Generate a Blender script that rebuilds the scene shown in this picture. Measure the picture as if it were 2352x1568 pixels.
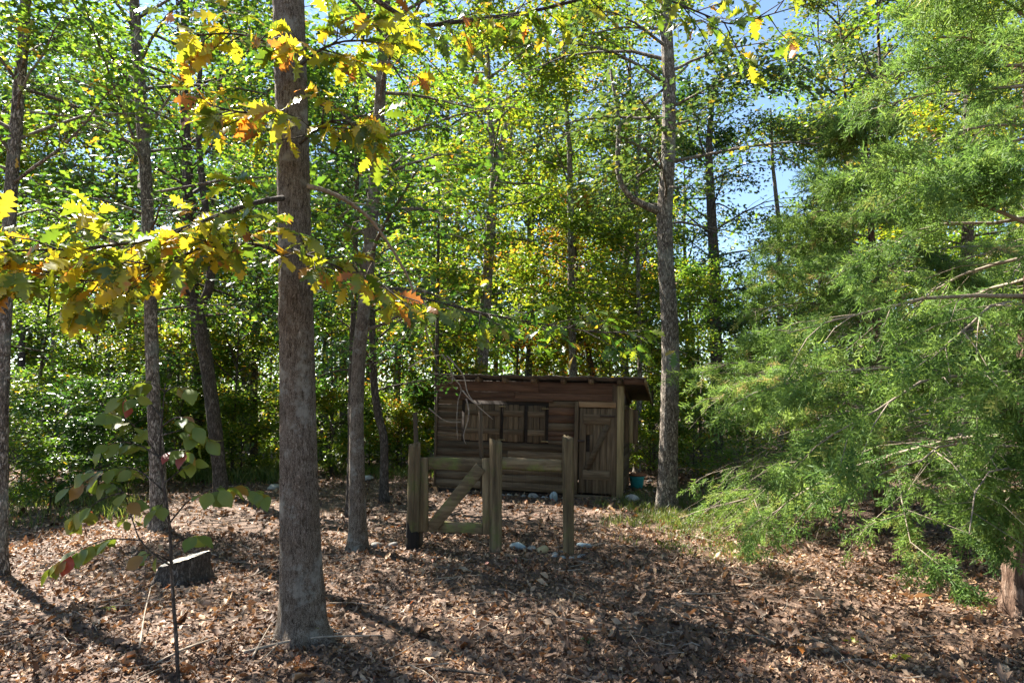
import bpy, math, random
import numpy as np

# ------------------------------------------------------------------ camera, sky, sun, exposure
for o in list(bpy.data.objects):
    bpy.data.objects.remove(o)
scene = bpy.context.scene
COL = scene.collection
F = 1533.0                       # focal length in units of a 2352 px wide picture
PITCH = math.atan(140.0 / F)
CAM = np.array([0.0, 0.0, 1.7])
cam_data = bpy.data.cameras.new('camera')
cam_data.sensor_width = 36.0
cam_data.lens = 36.0 * F / 2352.0
cam_data.clip_start = 0.05
cam_data.clip_end = 5000
cam = bpy.data.objects.new('camera', cam_data)
COL.objects.link(cam)
cam.location = CAM
cam.rotation_euler = (math.pi / 2 + PITCH, 0, 0)
scene.camera = cam

SUN_EL = math.radians(50)
SUN_AZ = math.radians(-50)       # clockwise from the view direction (+Y): from behind the trees, on the left
world = bpy.data.worlds.new('World')
scene.world = world
world.use_nodes = True
wn = world.node_tree.nodes
bg = wn['Background']
sky = wn.new('ShaderNodeTexSky')
sky.sky_type = 'NISHITA'
sky.sun_disc = False
sky.sun_elevation = SUN_EL
sky.sun_rotation = SUN_AZ
sky.air_density = 1.0
sky.dust_density = 0.15
sky.ozone_density = 2.2
world.node_tree.links.new(sky.outputs[0], bg.inputs[0])
bg.inputs[1].default_value = 0.057
sd = bpy.data.lights.new('sun', 'SUN')
sd.energy = 5.0
sd.angle = math.radians(0.53)
sd.color = (1.0, 0.95, 0.86)
sun = bpy.data.objects.new('sun', sd)
COL.objects.link(sun)
sv = np.array([math.sin(SUN_AZ) * math.cos(SUN_EL), math.cos(SUN_AZ) * math.cos(SUN_EL), math.sin(SUN_EL)])
from mathutils import Vector, Matrix
sun.rotation_euler = Vector(sv).to_track_quat('Z', 'Y').to_euler()
scene.view_settings.view_transform = 'Standard'
scene.view_settings.look = 'None'
scene.view_settings.exposure = 2.35
scene.view_settings.gamma = 1.0
scene.view_settings.use_curve_mapping = False
cy = scene.cycles
cy.max_bounces = 7
cy.diffuse_bounces = 4
cy.glossy_bounces = 2
cy.transmission_bounces = 5
cy.transparent_max_bounces = 4
cy.caustics_reflective = False
cy.caustics_refractive = False
cy.use_denoising = True
cy.sample_clamp_indirect = 6.0

# ------------------------------------------------------------------ helpers
cp, sp_ = math.cos(PITCH), math.sin(PITCH)


def ray(x, y):
    a = (x - 1176.0) / F
    b = -(y - 784.0) / F
    return np.array([a, cp - b * sp_, sp_ + b * cp])


def P(x, y, d):
    """the point that lies d metres north of the camera in direction (x, y) of a 2352 x 1568 view"""
    r = ray(x, y)
    return CAM + r * (d / r[1])


def hgt(x, y):
    return 0.028 * np.sin(0.9 * x + 0.5) * np.sin(0.7 * y + 1.0) + 0.018 * np.sin(2.1 * x + 1.3 * y)


def G(x, y):
    r = ray(x, y)
    p = CAM + r * (-CAM[2] / r[2])
    p = CAM + r * ((hgt(p[0], p[1]) - CAM[2]) / r[2])
    return p


class MB:
    def __init__(self):
        self.v, self.t, self.q, self.a, self.n = [], [], [], [], 0

    def add(self, v, tris=None, quads=None, tone=None):
        v = np.asarray(v, float).reshape(-1, 3)
        self.v.append(v)
        if tris is not None and len(tris):
            self.t.append(np.asarray(tris, int).reshape(-1, 3) + self.n)
        if quads is not None and len(quads):
            self.q.append(np.asarray(quads, int).reshape(-1, 4) + self.n)
        self.a.append(np.full(len(v), 0.5) if tone is None else np.asarray(tone, float).reshape(-1) * np.ones(len(v)))
        self.n += len(v)

    def box(self, x0, x1, y0, y1, z0, z1, j=0.0, rng=None):
        v = np.array([[x, y, z] for x in (x0, x1) for y in (y0, y1) for z in (z0, z1)], float)
        if j:
            v += rng.uniform(-j, j, v.shape)
        self.add(v, quads=[[0, 1, 3, 2], [4, 6, 7, 5], [0, 4, 5, 1], [2, 3, 7, 6], [0, 2, 6, 4], [1, 5, 7, 3]])

    def beam(self, p0, p1, w, t, up=(0, 0, 1)):
        p0, p1, up = np.asarray(p0, float), np.asarray(p1, float), np.asarray(up, float)
        d = p1 - p0
        d /= np.linalg.norm(d)
        s = np.cross(d, up)
        s /= np.linalg.norm(s)
        u = np.cross(s, d)
        v = [p + s * a * w / 2 + u * b * t / 2 for p in (p0, p1) for a in (-1, 1) for b in (-1, 1)]
        self.add(v, quads=[[0, 1, 3, 2], [4, 6, 7, 5], [0, 4, 5, 1], [2, 3, 7, 6], [0, 2, 6, 4], [1, 5, 7, 3]])

    def tube(self, pts, rad, sides=6, cap=True, prof=None):
        pts = np.asarray(pts, float)
        n = len(pts)
        rad = np.broadcast_to(np.asarray(rad, float), (n,))
        d = np.gradient(pts, axis=0)
        d /= np.linalg.norm(d, axis=1)[:, None] + 1e-9
        ref = np.array([0.13, 0.95, 0.27]) if abs(d[0] @ np.array([0.13, 0.95, 0.27])) < 0.8 else np.array([1.0, 0.1, 0.05])
        s = np.cross(d, ref)
        s /= np.linalg.norm(s, axis=1)[:, None] + 1e-9
        u = np.cross(s, d)
        th = np.linspace(0, 2 * np.pi, sides, endpoint=False)
        k = np.ones((n, sides)) if prof is None else prof
        v = pts[:, None] + (s[:, None] * np.cos(th)[None, :, None] + u[:, None] * np.sin(th)[None, :, None]) * (rad[:, None] * k)[..., None]
        i = np.arange(n - 1)[:, None] * sides
        j = np.arange(sides)[None]
        j2 = (j + 1) % sides
        q = np.stack([i + j, i + sides + j, i + sides + j2, i + j2], -1).reshape(-1, 4)
        v = v.reshape(-1, 3)
        tris = []
        if cap:
            v = np.vstack([v, pts[0], pts[-1]])
            a, b = len(v) - 2, len(v) - 1
            tris = [[a, k2, (k2 + 1) % sides] for k2 in range(sides)] + [[b, (n - 1) * sides + (k2 + 1) % sides, (n - 1) * sides + k2] for k2 in range(sides)]
        self.add(v, tris=tris, quads=q)

    def leaves(self, tv, tt, pos, dirs, nor, size, tone):
        """many copies of one small leaf shape, each with its own place, axis, normal, size and tone"""
        N = len(pos)
        if N == 0:
            return
        x = dirs / (np.linalg.norm(dirs, axis=1)[:, None] + 1e-9)
        z = nor - x * (nor * x).sum(1)[:, None]
        z /= np.linalg.norm(z, axis=1)[:, None] + 1e-9
        y = np.cross(z, x)
        v = pos[:, None] + size[:, None, None] * (x[:, None] * tv[None, :, 0:1] + y[:, None] * tv[None, :, 1:2] + z[:, None] * tv[None, :, 2:3])
        k = len(tv)
        t = (tt[None] + (np.arange(N) * k)[:, None, None]).reshape(-1, 3)
        self.add(v.reshape(-1, 3), tris=t, tone=np.repeat(tone, k))

    def mesh(self, name, mat, smooth=False):
        me = bpy.data.meshes.new(name)
        v = np.vstack(self.v) if self.v else np.zeros((0, 3))
        t = np.vstack(self.t) if self.t else np.zeros((0, 3), int)
        q = np.vstack(self.q) if self.q else np.zeros((0, 4), int)
        me.vertices.add(len(v))
        me.vertices.foreach_set('co', v.astype(np.float32).ravel())
        li = np.concatenate([t.ravel(), q.ravel()]).astype(np.int32)
        me.loops.add(len(li))
        me.loops.foreach_set('vertex_index', li)
        np_, nt, nq = len(t) + len(q), len(t), len(q)
        me.polygons.add(np_)
        ls = np.concatenate([np.arange(nt) * 3, nt * 3 + np.arange(nq) * 4]).astype(np.int32)
        me.polygons.foreach_set('loop_start', ls)
        me.polygons.foreach_set('loop_total', np.concatenate([np.full(nt, 3), np.full(nq, 4)]).astype(np.int32))
        if smooth:
            me.polygons.foreach_set('use_smooth', np.ones(np_, bool))
        at = me.attributes.new('tone', 'FLOAT', 'POINT')
        at.data.foreach_set('value', np.concatenate(self.a).astype(np.float32))
        me.update(calc_edges=True)
        me.materials.append(mat)
        return me

    def obj(self, name, mat, parent=None, smooth=False, kind=None):
        return link(name, self.mesh(name, mat, smooth), parent, kind)


def link(name, me, parent=None, kind=None):
    o = bpy.data.objects.new(name, me)
    COL.objects.link(o)
    if parent is not None:
        o.parent = parent
    if kind:
        o['kind'] = kind
    return o


def tag(o, label, cat, group=None, kind=None):
    o['label'] = label
    if cat:
        o['category'] = cat
    if group:
        o['group'] = group
    if kind:
        o['kind'] = kind
    return o


def thing(name, loc, label, cat, group=None, rz=0.0):
    o = bpy.data.objects.new(name, None)
    o.empty_display_size = 0.2
    COL.objects.link(o)
    o.location = loc
    o.rotation_euler = (0, 0, rz)
    return tag(o, label, cat, group)


# ------------------------------------------------------------------ materials
def new_mat(name):
    m = bpy.data.materials.new(name)
    m.use_nodes = True
    nt = m.node_tree
    nt.nodes.clear()
    return m, nt.nodes, nt.links


def ramp(n, stops, interp='LINEAR'):
    r = n.new('ShaderNodeValToRGB')
    r.color_ramp.interpolation = interp
    e = r.color_ramp.elements
    while len(e) < len(stops):
        e.new(0.5)
    for i, (p, c) in enumerate(stops):
        e[i].position = p
        e[i].color = (*c, 1)
    return r


def math_n(n, l, op, a, b):
    m = n.new('ShaderNodeMath')
    m.operation = op
    for k, q in ((0, a), (1, b)):
        if isinstance(q, (int, float)):
            m.inputs[k].default_value = q
        else:
            l.new(q, m.inputs[k])
    return m.outputs[0]


def mix_c(n, l, fac, a, b, mode='MIX'):
    m = n.new('ShaderNodeMix')
    m.data_type = 'RGBA'
    m.blend_type = mode
    for k, q in ((0, fac), (6, a), (7, b)):
        if isinstance(q, (int, float)):
            m.inputs[k].default_value = q
        elif isinstance(q, tuple):
            m.inputs[k].default_value = (*q, 1)
        else:
            l.new(q, m.inputs[k])
    return m.outputs[2]


def leaf_mat(name, stops, trans=0.45, rough=0.45, tgain=1.6, spec=0.4, use_obj=False, rnd=0.3, tips=None, tint=(1.0, 1.0, 0.55)):
    m, n, l = new_mat(name)
    out = n.new('ShaderNodeOutputMaterial')
    info = n.new('ShaderNodeObjectInfo')
    if use_obj:
        f = info.outputs['Random']
    else:
        at = n.new('ShaderNodeAttribute')
        at.attribute_name = 'tone'
        f = math_n(n, l, 'ADD', at.outputs['Fac'], math_n(n, l, 'MULTIPLY', math_n(n, l, 'SUBTRACT', info.outputs['Random'], 0.5), rnd))
    r = ramp(n, stops)
    l.new(f, r.inputs[0])
    c = r.outputs[0]
    if tips:
        tc = n.new('ShaderNodeTexCoord')
        no = n.new('ShaderNodeTexNoise')
        no.inputs['Scale'].default_value = 3.2
        no.inputs['Detail'].default_value = 3
        no.noise_dimensions = '4D'
        l.new(tc.outputs['Object'], no.inputs['Vector'])
        l.new(math_n(n, l, 'MULTIPLY', info.outputs['Random'], 90.0), no.inputs['W'])
        k = ramp(n, [(0.52, (0, 0, 0)), (0.68, (1, 1, 1))])
        l.new(no.outputs[0], k.inputs[0])
        c = mix_c(n, l, k.outputs[0], c, tips)
    p = n.new('ShaderNodeBsdfPrincipled')
    p.inputs['Roughness'].default_value = rough
    p.inputs['Specular IOR Level'].default_value = spec
    l.new(c, p.inputs['Base Color'])
    t = n.new('ShaderNodeBsdfTranslucent')
    tc_ = mix_c(n, l, 1.0, c, tuple(tgain * k for k in tint), 'MULTIPLY')
    l.new(tc_, t.inputs['Color'])
    mx = n.new('ShaderNodeMixShader')
    mx.inputs[0].default_value = trans
    l.new(p.outputs[0], mx.inputs[1])
    l.new(t.outputs[0], mx.inputs[2])
    l.new(mx.outputs[0], out.inputs[0])
    return m


def surf_mat(name, stops, scale=(6, 6, 6), detail=6, rough=0.85, bump=0.3, dist=0.02, var=0.0, spots=None, spot_scale=2.0, spot_lo=0.55, spot_hi=0.66, spec=0.25, vor=None, use_tone=False):
    m, n, l = new_mat(name)
    out = n.new('ShaderNodeOutputMaterial')
    p = n.new('ShaderNodeBsdfPrincipled')
    p.inputs['Roughness'].default_value = rough
    p.inputs['Specular IOR Level'].default_value = spec
    tc = n.new('ShaderNodeTexCoord')
    mp = n.new('ShaderNodeMapping')
    mp.inputs['Scale'].default_value = scale
    info = n.new('ShaderNodeObjectInfo')
    off = n.new('ShaderNodeVectorMath')
    off.operation = 'ADD'
    l.new(tc.outputs['Object'], off.inputs[0])
    cx = n.new('ShaderNodeCombineXYZ')
    for k in range(3):
        l.new(math_n(n, l, 'MULTIPLY', info.outputs['Random'], 37.0 + 11 * k), cx.inputs[k])
    l.new(cx.outputs[0], off.inputs[1])
    l.new(off.outputs[0], mp.inputs[0])
    no = n.new('ShaderNodeTexNoise')
    no.inputs['Scale'].default_value = 1.0
    no.inputs['Detail'].default_value = detail
    no.inputs['Roughness'].default_value = 0.65
    l.new(mp.outputs[0], no.inputs['Vector'])
    h = no.outputs[0]
    if vor:
        vo = n.new('ShaderNodeTexVoronoi')
        vo.feature = 'DISTANCE_TO_EDGE'
        vo.inputs['Scale'].default_value = 1.0
        mv = n.new('ShaderNodeMapping')
        mv.inputs['Scale'].default_value = vor
        wob = mix_c(n, l, 0.12, off.outputs[0], no.outputs['Color'], 'LINEAR_LIGHT')
        l.new(wob, mv.inputs[0])
        l.new(mv.outputs[0], vo.inputs['Vector'])
        vr = ramp(n, [(0.0, (0, 0, 0)), (0.32, (1, 1, 1))])
        l.new(vo.outputs['Distance'], vr.inputs[0])
        h = math_n(n, l, 'ADD', math_n(n, l, 'MULTIPLY', vr.outputs[0], 0.5), math_n(n, l, 'MULTIPLY', h, 0.5))
    if use_tone:
        at = n.new('ShaderNodeAttribute')
        at.attribute_name = 'tone'
        f = math_n(n, l, 'ADD', at.outputs['Fac'], math_n(n, l, 'MULTIPLY', math_n(n, l, 'SUBTRACT', h, 0.5), 0.35))
    else:
        f = h
    r = ramp(n, stops)
    l.new(f, r.inputs[0])
    c = r.outputs[0]
    if spots:
        n2 = n.new('ShaderNodeTexNoise')
        n2.inputs['Scale'].default_value = spot_scale
        n2.inputs['Detail'].default_value = 5
        n2.inputs['Roughness'].default_value = 0.7
        l.new(off.outputs[0], n2.inputs['Vector'])
        k = ramp(n, [(spot_lo, (0, 0, 0)), (spot_hi, (1, 1, 1))])
        l.new(n2.outputs[0], k.inputs[0])
        c = mix_c(n, l, math_n(n, l, 'MULTIPLY', k.outputs[0], 0.75), c, spots)
    if var:
        hs = n.new('ShaderNodeHueSaturation')
        l.new(c, hs.inputs['Color'])
        l.new(math_n(n, l, 'ADD', math_n(n, l, 'MULTIPLY', info.outputs['Random'], var), 1 - var / 2), hs.inputs['Value'])
        c = hs.outputs[0]
    l.new(c, p.inputs['Base Color'])
    b = n.new('ShaderNodeBump')
    b.inputs['Strength'].default_value = bump
    b.inputs['Distance'].default_value = dist
    l.new(h, b.inputs['Height'])
    l.new(b.outputs[0], p.inputs['Normal'])
    l.new(p.outputs[0], out.inputs[0])
    return m


GREEN = leaf_mat('green_leaf', [(0.0, (0.022, 0.058, 0.012)), (0.35, (0.05, 0.10, 0.014)), (0.7, (0.10, 0.155, 0.018)), (0.92, (0.19, 0.20, 0.018)), (1.0, (0.30, 0.17, 0.02))], trans=0.5, tgain=2.35, rough=.34, spec=.6)
YELLOW = leaf_mat('yellow_green_leaf', [(0.0, (0.045, 0.095, 0.014)), (0.45, (0.105, 0.16, 0.018)), (0.8, (0.23, 0.235, 0.02)), (0.93, (0.36, 0.24, 0.025)), (1.0, (0.40, 0.14, 0.025))], trans=0.5, tgain=2.0, rough=.36, spec=.5)
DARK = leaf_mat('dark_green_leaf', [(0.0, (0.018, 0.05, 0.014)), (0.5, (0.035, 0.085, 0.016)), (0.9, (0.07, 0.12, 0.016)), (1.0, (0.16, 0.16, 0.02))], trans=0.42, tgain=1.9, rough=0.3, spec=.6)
GREYGREEN = leaf_mat('grey_green_leaf', [(0.0, (0.03, 0.06, 0.025)), (0.5, (0.06, 0.10, 0.035)), (0.85, (0.12, 0.14, 0.03)), (1.0, (0.28, 0.20, 0.03))], trans=0.42, tgain=1.8)
CEDAR = leaf_mat('cedar_needle', [(0.0, (0.06, 0.12, 0.03)), (0.45, (0.125, 0.205, 0.045)), (0.85, (0.22, 0.30, 0.065)), (1.0, (0.30, 0.24, 0.10))], trans=0.4, tgain=1.6, rough=0.6, spec=0.25, tint=(1.0, 1.0, 0.8))
OAKLEAF = leaf_mat('oak_leaf', [(0.0, (0.07, 0.115, 0.014)), (0.3, (0.17, 0.20, 0.018)), (0.55, (0.32, 0.30, 0.02)), (0.78, (0.42, 0.31, 0.022)), (0.88, (0.34, 0.13, 0.02)), (1.0, (0.17, 0.055, 0.03))], trans=0.45, tgain=1.9, use_obj=True, tips=(0.36, 0.12, 0.025), rough=0.34, spec=0.55)
DOGLEAF = leaf_mat('dogwood_leaf', [(0.0, (0.10, 0.15, 0.025)), (0.74, (0.17, 0.20, 0.03)), (0.86, (0.24, 0.17, 0.03)), (0.95, (0.20, 0.07, 0.035)), (1.0, (0.30, 0.05, 0.045))], trans=0.4, tgain=1.5, use_obj=True, rough=0.45)
SEEDLEAF = leaf_mat('seedling_leaf', [(0.0, (0.10, 0.18, 0.02)), (1.0, (0.30, 0.32, 0.03))], trans=0.45, tgain=1.8)
GRASSM = leaf_mat('grass_blade', [(0.0, (0.04, 0.075, 0.018)), (0.6, (0.09, 0.13, 0.028)), (1.0, (0.26, 0.23, 0.08))], trans=0.4, tgain=1.6)
LITTER = leaf_mat('dry_leaf', [(0.0, (0.04, 0.021, 0.012)), (0.35, (0.13, 0.072, 0.041)), (0.62, (0.30, 0.188, 0.115)), (0.84, (0.47, 0.33, 0.21)), (0.93, (0.40, 0.23, 0.10)), (1.0, (0.34, 0.12, 0.08))], trans=0.18, tgain=1.0, rough=0.6, tint=(1.0, 0.7, 0.4), spec=0.35, rnd=0)
BARK = surf_mat('oak_bark', [(0.26, (0.05, 0.032, 0.02)), (0.46, (0.36, 0.27, 0.19)), (0.64, (0.66, 0.55, 0.44))], scale=(60, 60, 9), bump=1.0, dist=0.06, vor=(52, 52, 6), spots=(0.70, 0.66, 0.56), spot_scale=6.0, spot_lo=0.53, spot_hi=0.66)
BARK2 = surf_mat('grey_bark', [(0.26, (0.045, 0.034, 0.026)), (0.48, (0.21, 0.168, 0.128)), (0.70, (0.46, 0.39, 0.32))], scale=(22, 22, 6), bump=0.9, dist=0.03, vor=(26, 26, 7), spots=(0.33, 0.35, 0.29), spot_scale=2.2, spot_lo=0.5, spot_hi=0.7)
BARKD = surf_mat('dark_bark', [(0.2, (0.028, 0.021, 0.016)), (0.5, (0.09, 0.07, 0.053)), (0.85, (0.2, 0.165, 0.135))], scale=(20, 20, 5), bump=0.8, dist=0.03, vor=(24, 24, 6))
CEDBARK = surf_mat('cedar_bark', [(0.3, (0.035, 0.018, 0.012)), (0.5, (0.15, 0.088, 0.058)), (0.72, (0.34, 0.24, 0.18))], scale=(46, 46, 2.2), bump=1.0, dist=0.06)
TWIG = surf_mat('dead_twig', [(0.3, (0.13, 0.098, 0.07)), (0.7, (0.33, 0.27, 0.205))], scale=(30, 30, 30), bump=0.3, var=0.5)
SOIL = surf_mat('soil', [(0.3, (0.035, 0.022, 0.015)), (0.5, (0.11, 0.07, 0.048)), (0.72, (0.24, 0.155, 0.11))], scale=(9, 9, 9), detail=10, bump=0.9, dist=0.05)
FOREST_FLOOR = SOIL


def wood(name, a, b, c, axis, spots=None, var=0.6, bump=0.5, **k):
    s = [19.0, 19.0, 19.0]
    s[axis] = 1.6
    return surf_mat(name, [(0.25, a), (0.5, b), (0.8, c)], scale=tuple(s), bump=bump, dist=0.012, var=var, spots=spots, **k)


RED_H = wood('reddish_board', (0.035, 0.018, 0.011), (0.095, 0.050, 0.030), (0.165, 0.09, 0.055), 0)
BRN_H = wood('brown_board', (0.034, 0.022, 0.013), (0.105, 0.071, 0.042), (0.205, 0.147, 0.09), 0, var=.8)
BRN_V = wood('brown_plank', (0.036, 0.023, 0.013), (0.11, 0.073, 0.042), (0.21, 0.147, 0.09), 2, var=.8)
PALE_V = wood('pale_plank', (0.08, 0.055, 0.025), (0.21, 0.155, 0.075), (0.36, 0.27, 0.14), 2)
SHADE_IN = wood('gap_shade_backing', (0.012, 0.009, 0.006), (0.03, 0.02, 0.014), (0.05, 0.034, 0.024), 0)  # near-black backing: shade in board gaps and openings is put into its colour
POSTW = wood('mossy_post', (0.032, 0.022, 0.012), (0.12, 0.085, 0.045), (0.26, 0.195, 0.105), 2, spots=(0.10, 0.115, 0.03), spot_scale=4.0, spot_lo=0.52, spot_hi=0.68, bump=1.2)
RAILW = wood('weathered_rail', (0.032, 0.022, 0.012), (0.11, 0.078, 0.042), (0.24, 0.18, 0.105), 0, spots=(0.12, 0.145, 0.035), spot_scale=4.0, spot_lo=0.5, spot_hi=0.66, bump=0.8)
IRON = surf_mat('rusty_iron', [(0.3, (0.02, 0.014, 0.012)), (0.7, (0.07, 0.04, 0.028))], scale=(20, 20, 20), rough=0.6)
ROOFM = surf_mat('roofing', [(0.3, (0.05, 0.04, 0.034)), (0.7, (0.15, 0.12, 0.095))], scale=(12, 12, 12), rough=0.8)
STONE = surf_mat('field_stone', [(0.25, (0.14, 0.125, 0.11)), (0.5, (0.30, 0.28, 0.25)), (0.8, (0.48, 0.46, 0.42))], scale=(9, 9, 9), bump=0.6, dist=0.03, var=0.5)
BLUESTONE = surf_mat('blue_grey_stone', [(0.25, (0.16, 0.19, 0.20)), (0.5, (0.30, 0.36, 0.38)), (0.8, (0.5, 0.55, 0.56))], scale=(9, 9, 9), bump=0.6, dist=0.03)
TANSTONE = surf_mat('tan_stone', [(0.25, (0.2, 0.15, 0.07)), (0.5, (0.38, 0.29, 0.15)), (0.8, (0.52, 0.44, 0.3))], scale=(9, 9, 9), bump=0.6, dist=0.03)
CUT = surf_mat('cut_wood', [(0.3, (0.36, 0.30, 0.23)), (0.7, (0.62, 0.55, 0.46))], scale=(18, 18, 18), bump=0.4)
TEAL = surf_mat('teal_plastic', [(0.3, (0.02, 0.20, 0.20)), (0.7, (0.05, 0.36, 0.34))], scale=(8, 8, 8), rough=0.4, bump=0.05, spec=0.5)
RUST = surf_mat('terracotta', [(0.3, (0.25, 0.09, 0.04)), (0.7, (0.42, 0.18, 0.09))], scale=(14, 14, 14))

# ------------------------------------------------------------------ leaf shapes
LEAF_V = np.array([[0, 0, 0], [0.5, -0.27, 0.05], [1, 0, -0.10], [0.45, 0.27, 0.05]], float)
LEAF_T = np.array([[0, 1, 2], [0, 2, 3]])
# an oak leaf of few triangles for trees a little way off
OAKS_V = np.array([[0, 0, 0], [0.35, -0.24, 0.04], [0.5, -0.09, 0.02], [0.72, -0.27, 0.02], [1, 0, -0.12], [0.72, 0.27, 0.02], [0.5, 0.09, 0.02], [0.35, 0.24, 0.04]], float)
OAKS_T = np.array([[0, 1, 2], [0, 2, 6], [0, 6, 7], [2, 3, 4], [2, 4, 6], [6, 4, 5]])


def blade_leaf(stations, widths, seed, droop=0.3, fold=0.25, wave=0.05):
    rng = np.random.default_rng(seed)
    xs = np.array(stations, float)
    w = np.array(widths, float)
    v, t = [], []
    for i, (x, k) in enumerate(zip(xs, w)):
        z = -droop * x * x
        a, b = rng.uniform(-wave, wave, 2)
        v += [[x, 0, z], [x + rng.uniform(-.015, .015), -k * rng.uniform(.88, 1.1), z + fold * k + a], [x + rng.uniform(-.015, .015), k * rng.uniform(.88, 1.1), z + fold * k + b]]
    for i in range(len(xs) - 1):
        m0, r0, l0, m1, r1, l1 = [3 * i + q for q in range(6)]
        t += [[m0, r0, r1], [m0, r1, m1], [m0, m1, l1], [m0, l1, l0]]
    v = np.array(v)
    # petiole
    k = len(v)
    v = np.vstack([v, [[-0.22, -0.008, 0.03], [-0.22, 0.008, 0.03], [0.02, 0.012, 0], [0.02, -0.012, 0]]])
    t += [[k, k + 3, k + 2], [k, k + 2, k + 1]]
    return v, np.array(t)


OAK_ST = [0, .10, .22, .27, .42, .46, .62, .66, .82, .86, .93, 1.0]
OAK_W = [.02, .08, .22, .09, .33, .11, .36, .13, .24, .11, .10, .0]
OAK_SHAPES = [blade_leaf(OAK_ST, OAK_W, 10 + i, droop=[.15, .3, .5, .1, .4, .25][i], fold=[.2, .05, .35, .3, -.1, .15][i], wave=.04) for i in range(6)]
OVAL_ST = [0, .12, .3, .5, .7, .88, 1.0]
OVAL_W = [.01, .19, .33, .36, .29, .12, 0]
OVAL_SHAPES = [blade_leaf(OVAL_ST, OVAL_W, 40 + i, droop=[.2, .4, .1, .5][i], fold=[.2, .1, .3, .05][i], wave=.02) for i in range(4)]
FAR_DRY = [blade_leaf([0, .5, 1], [.04, .33, 0.02], 70 + i, droop=[.5, -.4, .2, -.6][i], fold=[.8, .5, -.5, .9][i], wave=.16) for i in range(4)]
FAR_DRY = [(v_[:9], t_[:8]) for v_, t_ in FAR_DRY]
DRY_SHAPES = []
for i in range(4):
    if i < 2:
        DRY_SHAPES.append(blade_leaf([0, .3, .65, 1], [.02, .28, .26, 0], 60 + i, droop=[.5, -.4][i], fold=[.8, .5][i], wave=.12))
    else:
        DRY_SHAPES.append(blade_leaf([0, .2, .36, .58, .72, 1], [.02, .24, .10, .32, .12, 0.02], 60 + i, droop=[.3, -.5][i - 2], fold=[.5, .9][i - 2], wave=.14))

# cedar sprig: a stem with slender side shoots
rg = np.random.default_rng(5)
_v, _t = [], []


def _shoot(p, d, ln, w):
    p, d = np.array(p, float), np.array(d, float)
    d /= np.linalg.norm(d)
    s = np.cross(d, rg.normal(size=3))
    s /= np.linalg.norm(s)
    k = len(_v)
    _v.extend([p - s * w * .75, p + s * w * .75, p + d * ln])
    _t.extend([[k, k + 1, k + 2]])


_shoot([0, 0, 0], [1, 0, 0], 1.0, .02)
for i in range(15):
    x = .08 + .85 * i / 15
    a = i * 2.4
    d = np.array([.75, math.cos(a) * .8, math.sin(a) * .55])
    ln = .42 * (1 - .55 * x) * rg.uniform(.7, 1.2)
    _shoot([x, 0, 0], d, ln, .03)
    for j in range(2):
        q = np.array([x, 0, 0]) + d / np.linalg.norm(d) * ln * (.35 + .3 * j)
        _shoot(q, d + rg.normal(size=3) * .6, ln * .5, .03)
SPRIG_V, SPRIG_T = np.array(_v), np.array(_t)


# ------------------------------------------------------------------ trees
def along(path, s):
    """point on a polyline at parameter s in 0..1 (by length)"""
    path = np.asarray(path)
    seg = np.linalg.norm(np.diff(path, axis=0), axis=1)
    c = np.concatenate([[0], np.cumsum(seg)])
    s = np.clip(s, 0, 1) * c[-1]
    return np.array([np.interp(s, c, path[:, k]) for k in range(3)]).T


def at_height(path, z):
    o = np.argsort(path[:, 2])
    return np.array([np.interp(z, path[o, 2], path[o, 0]), np.interp(z, path[o, 2], path[o, 1]), z])


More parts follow.
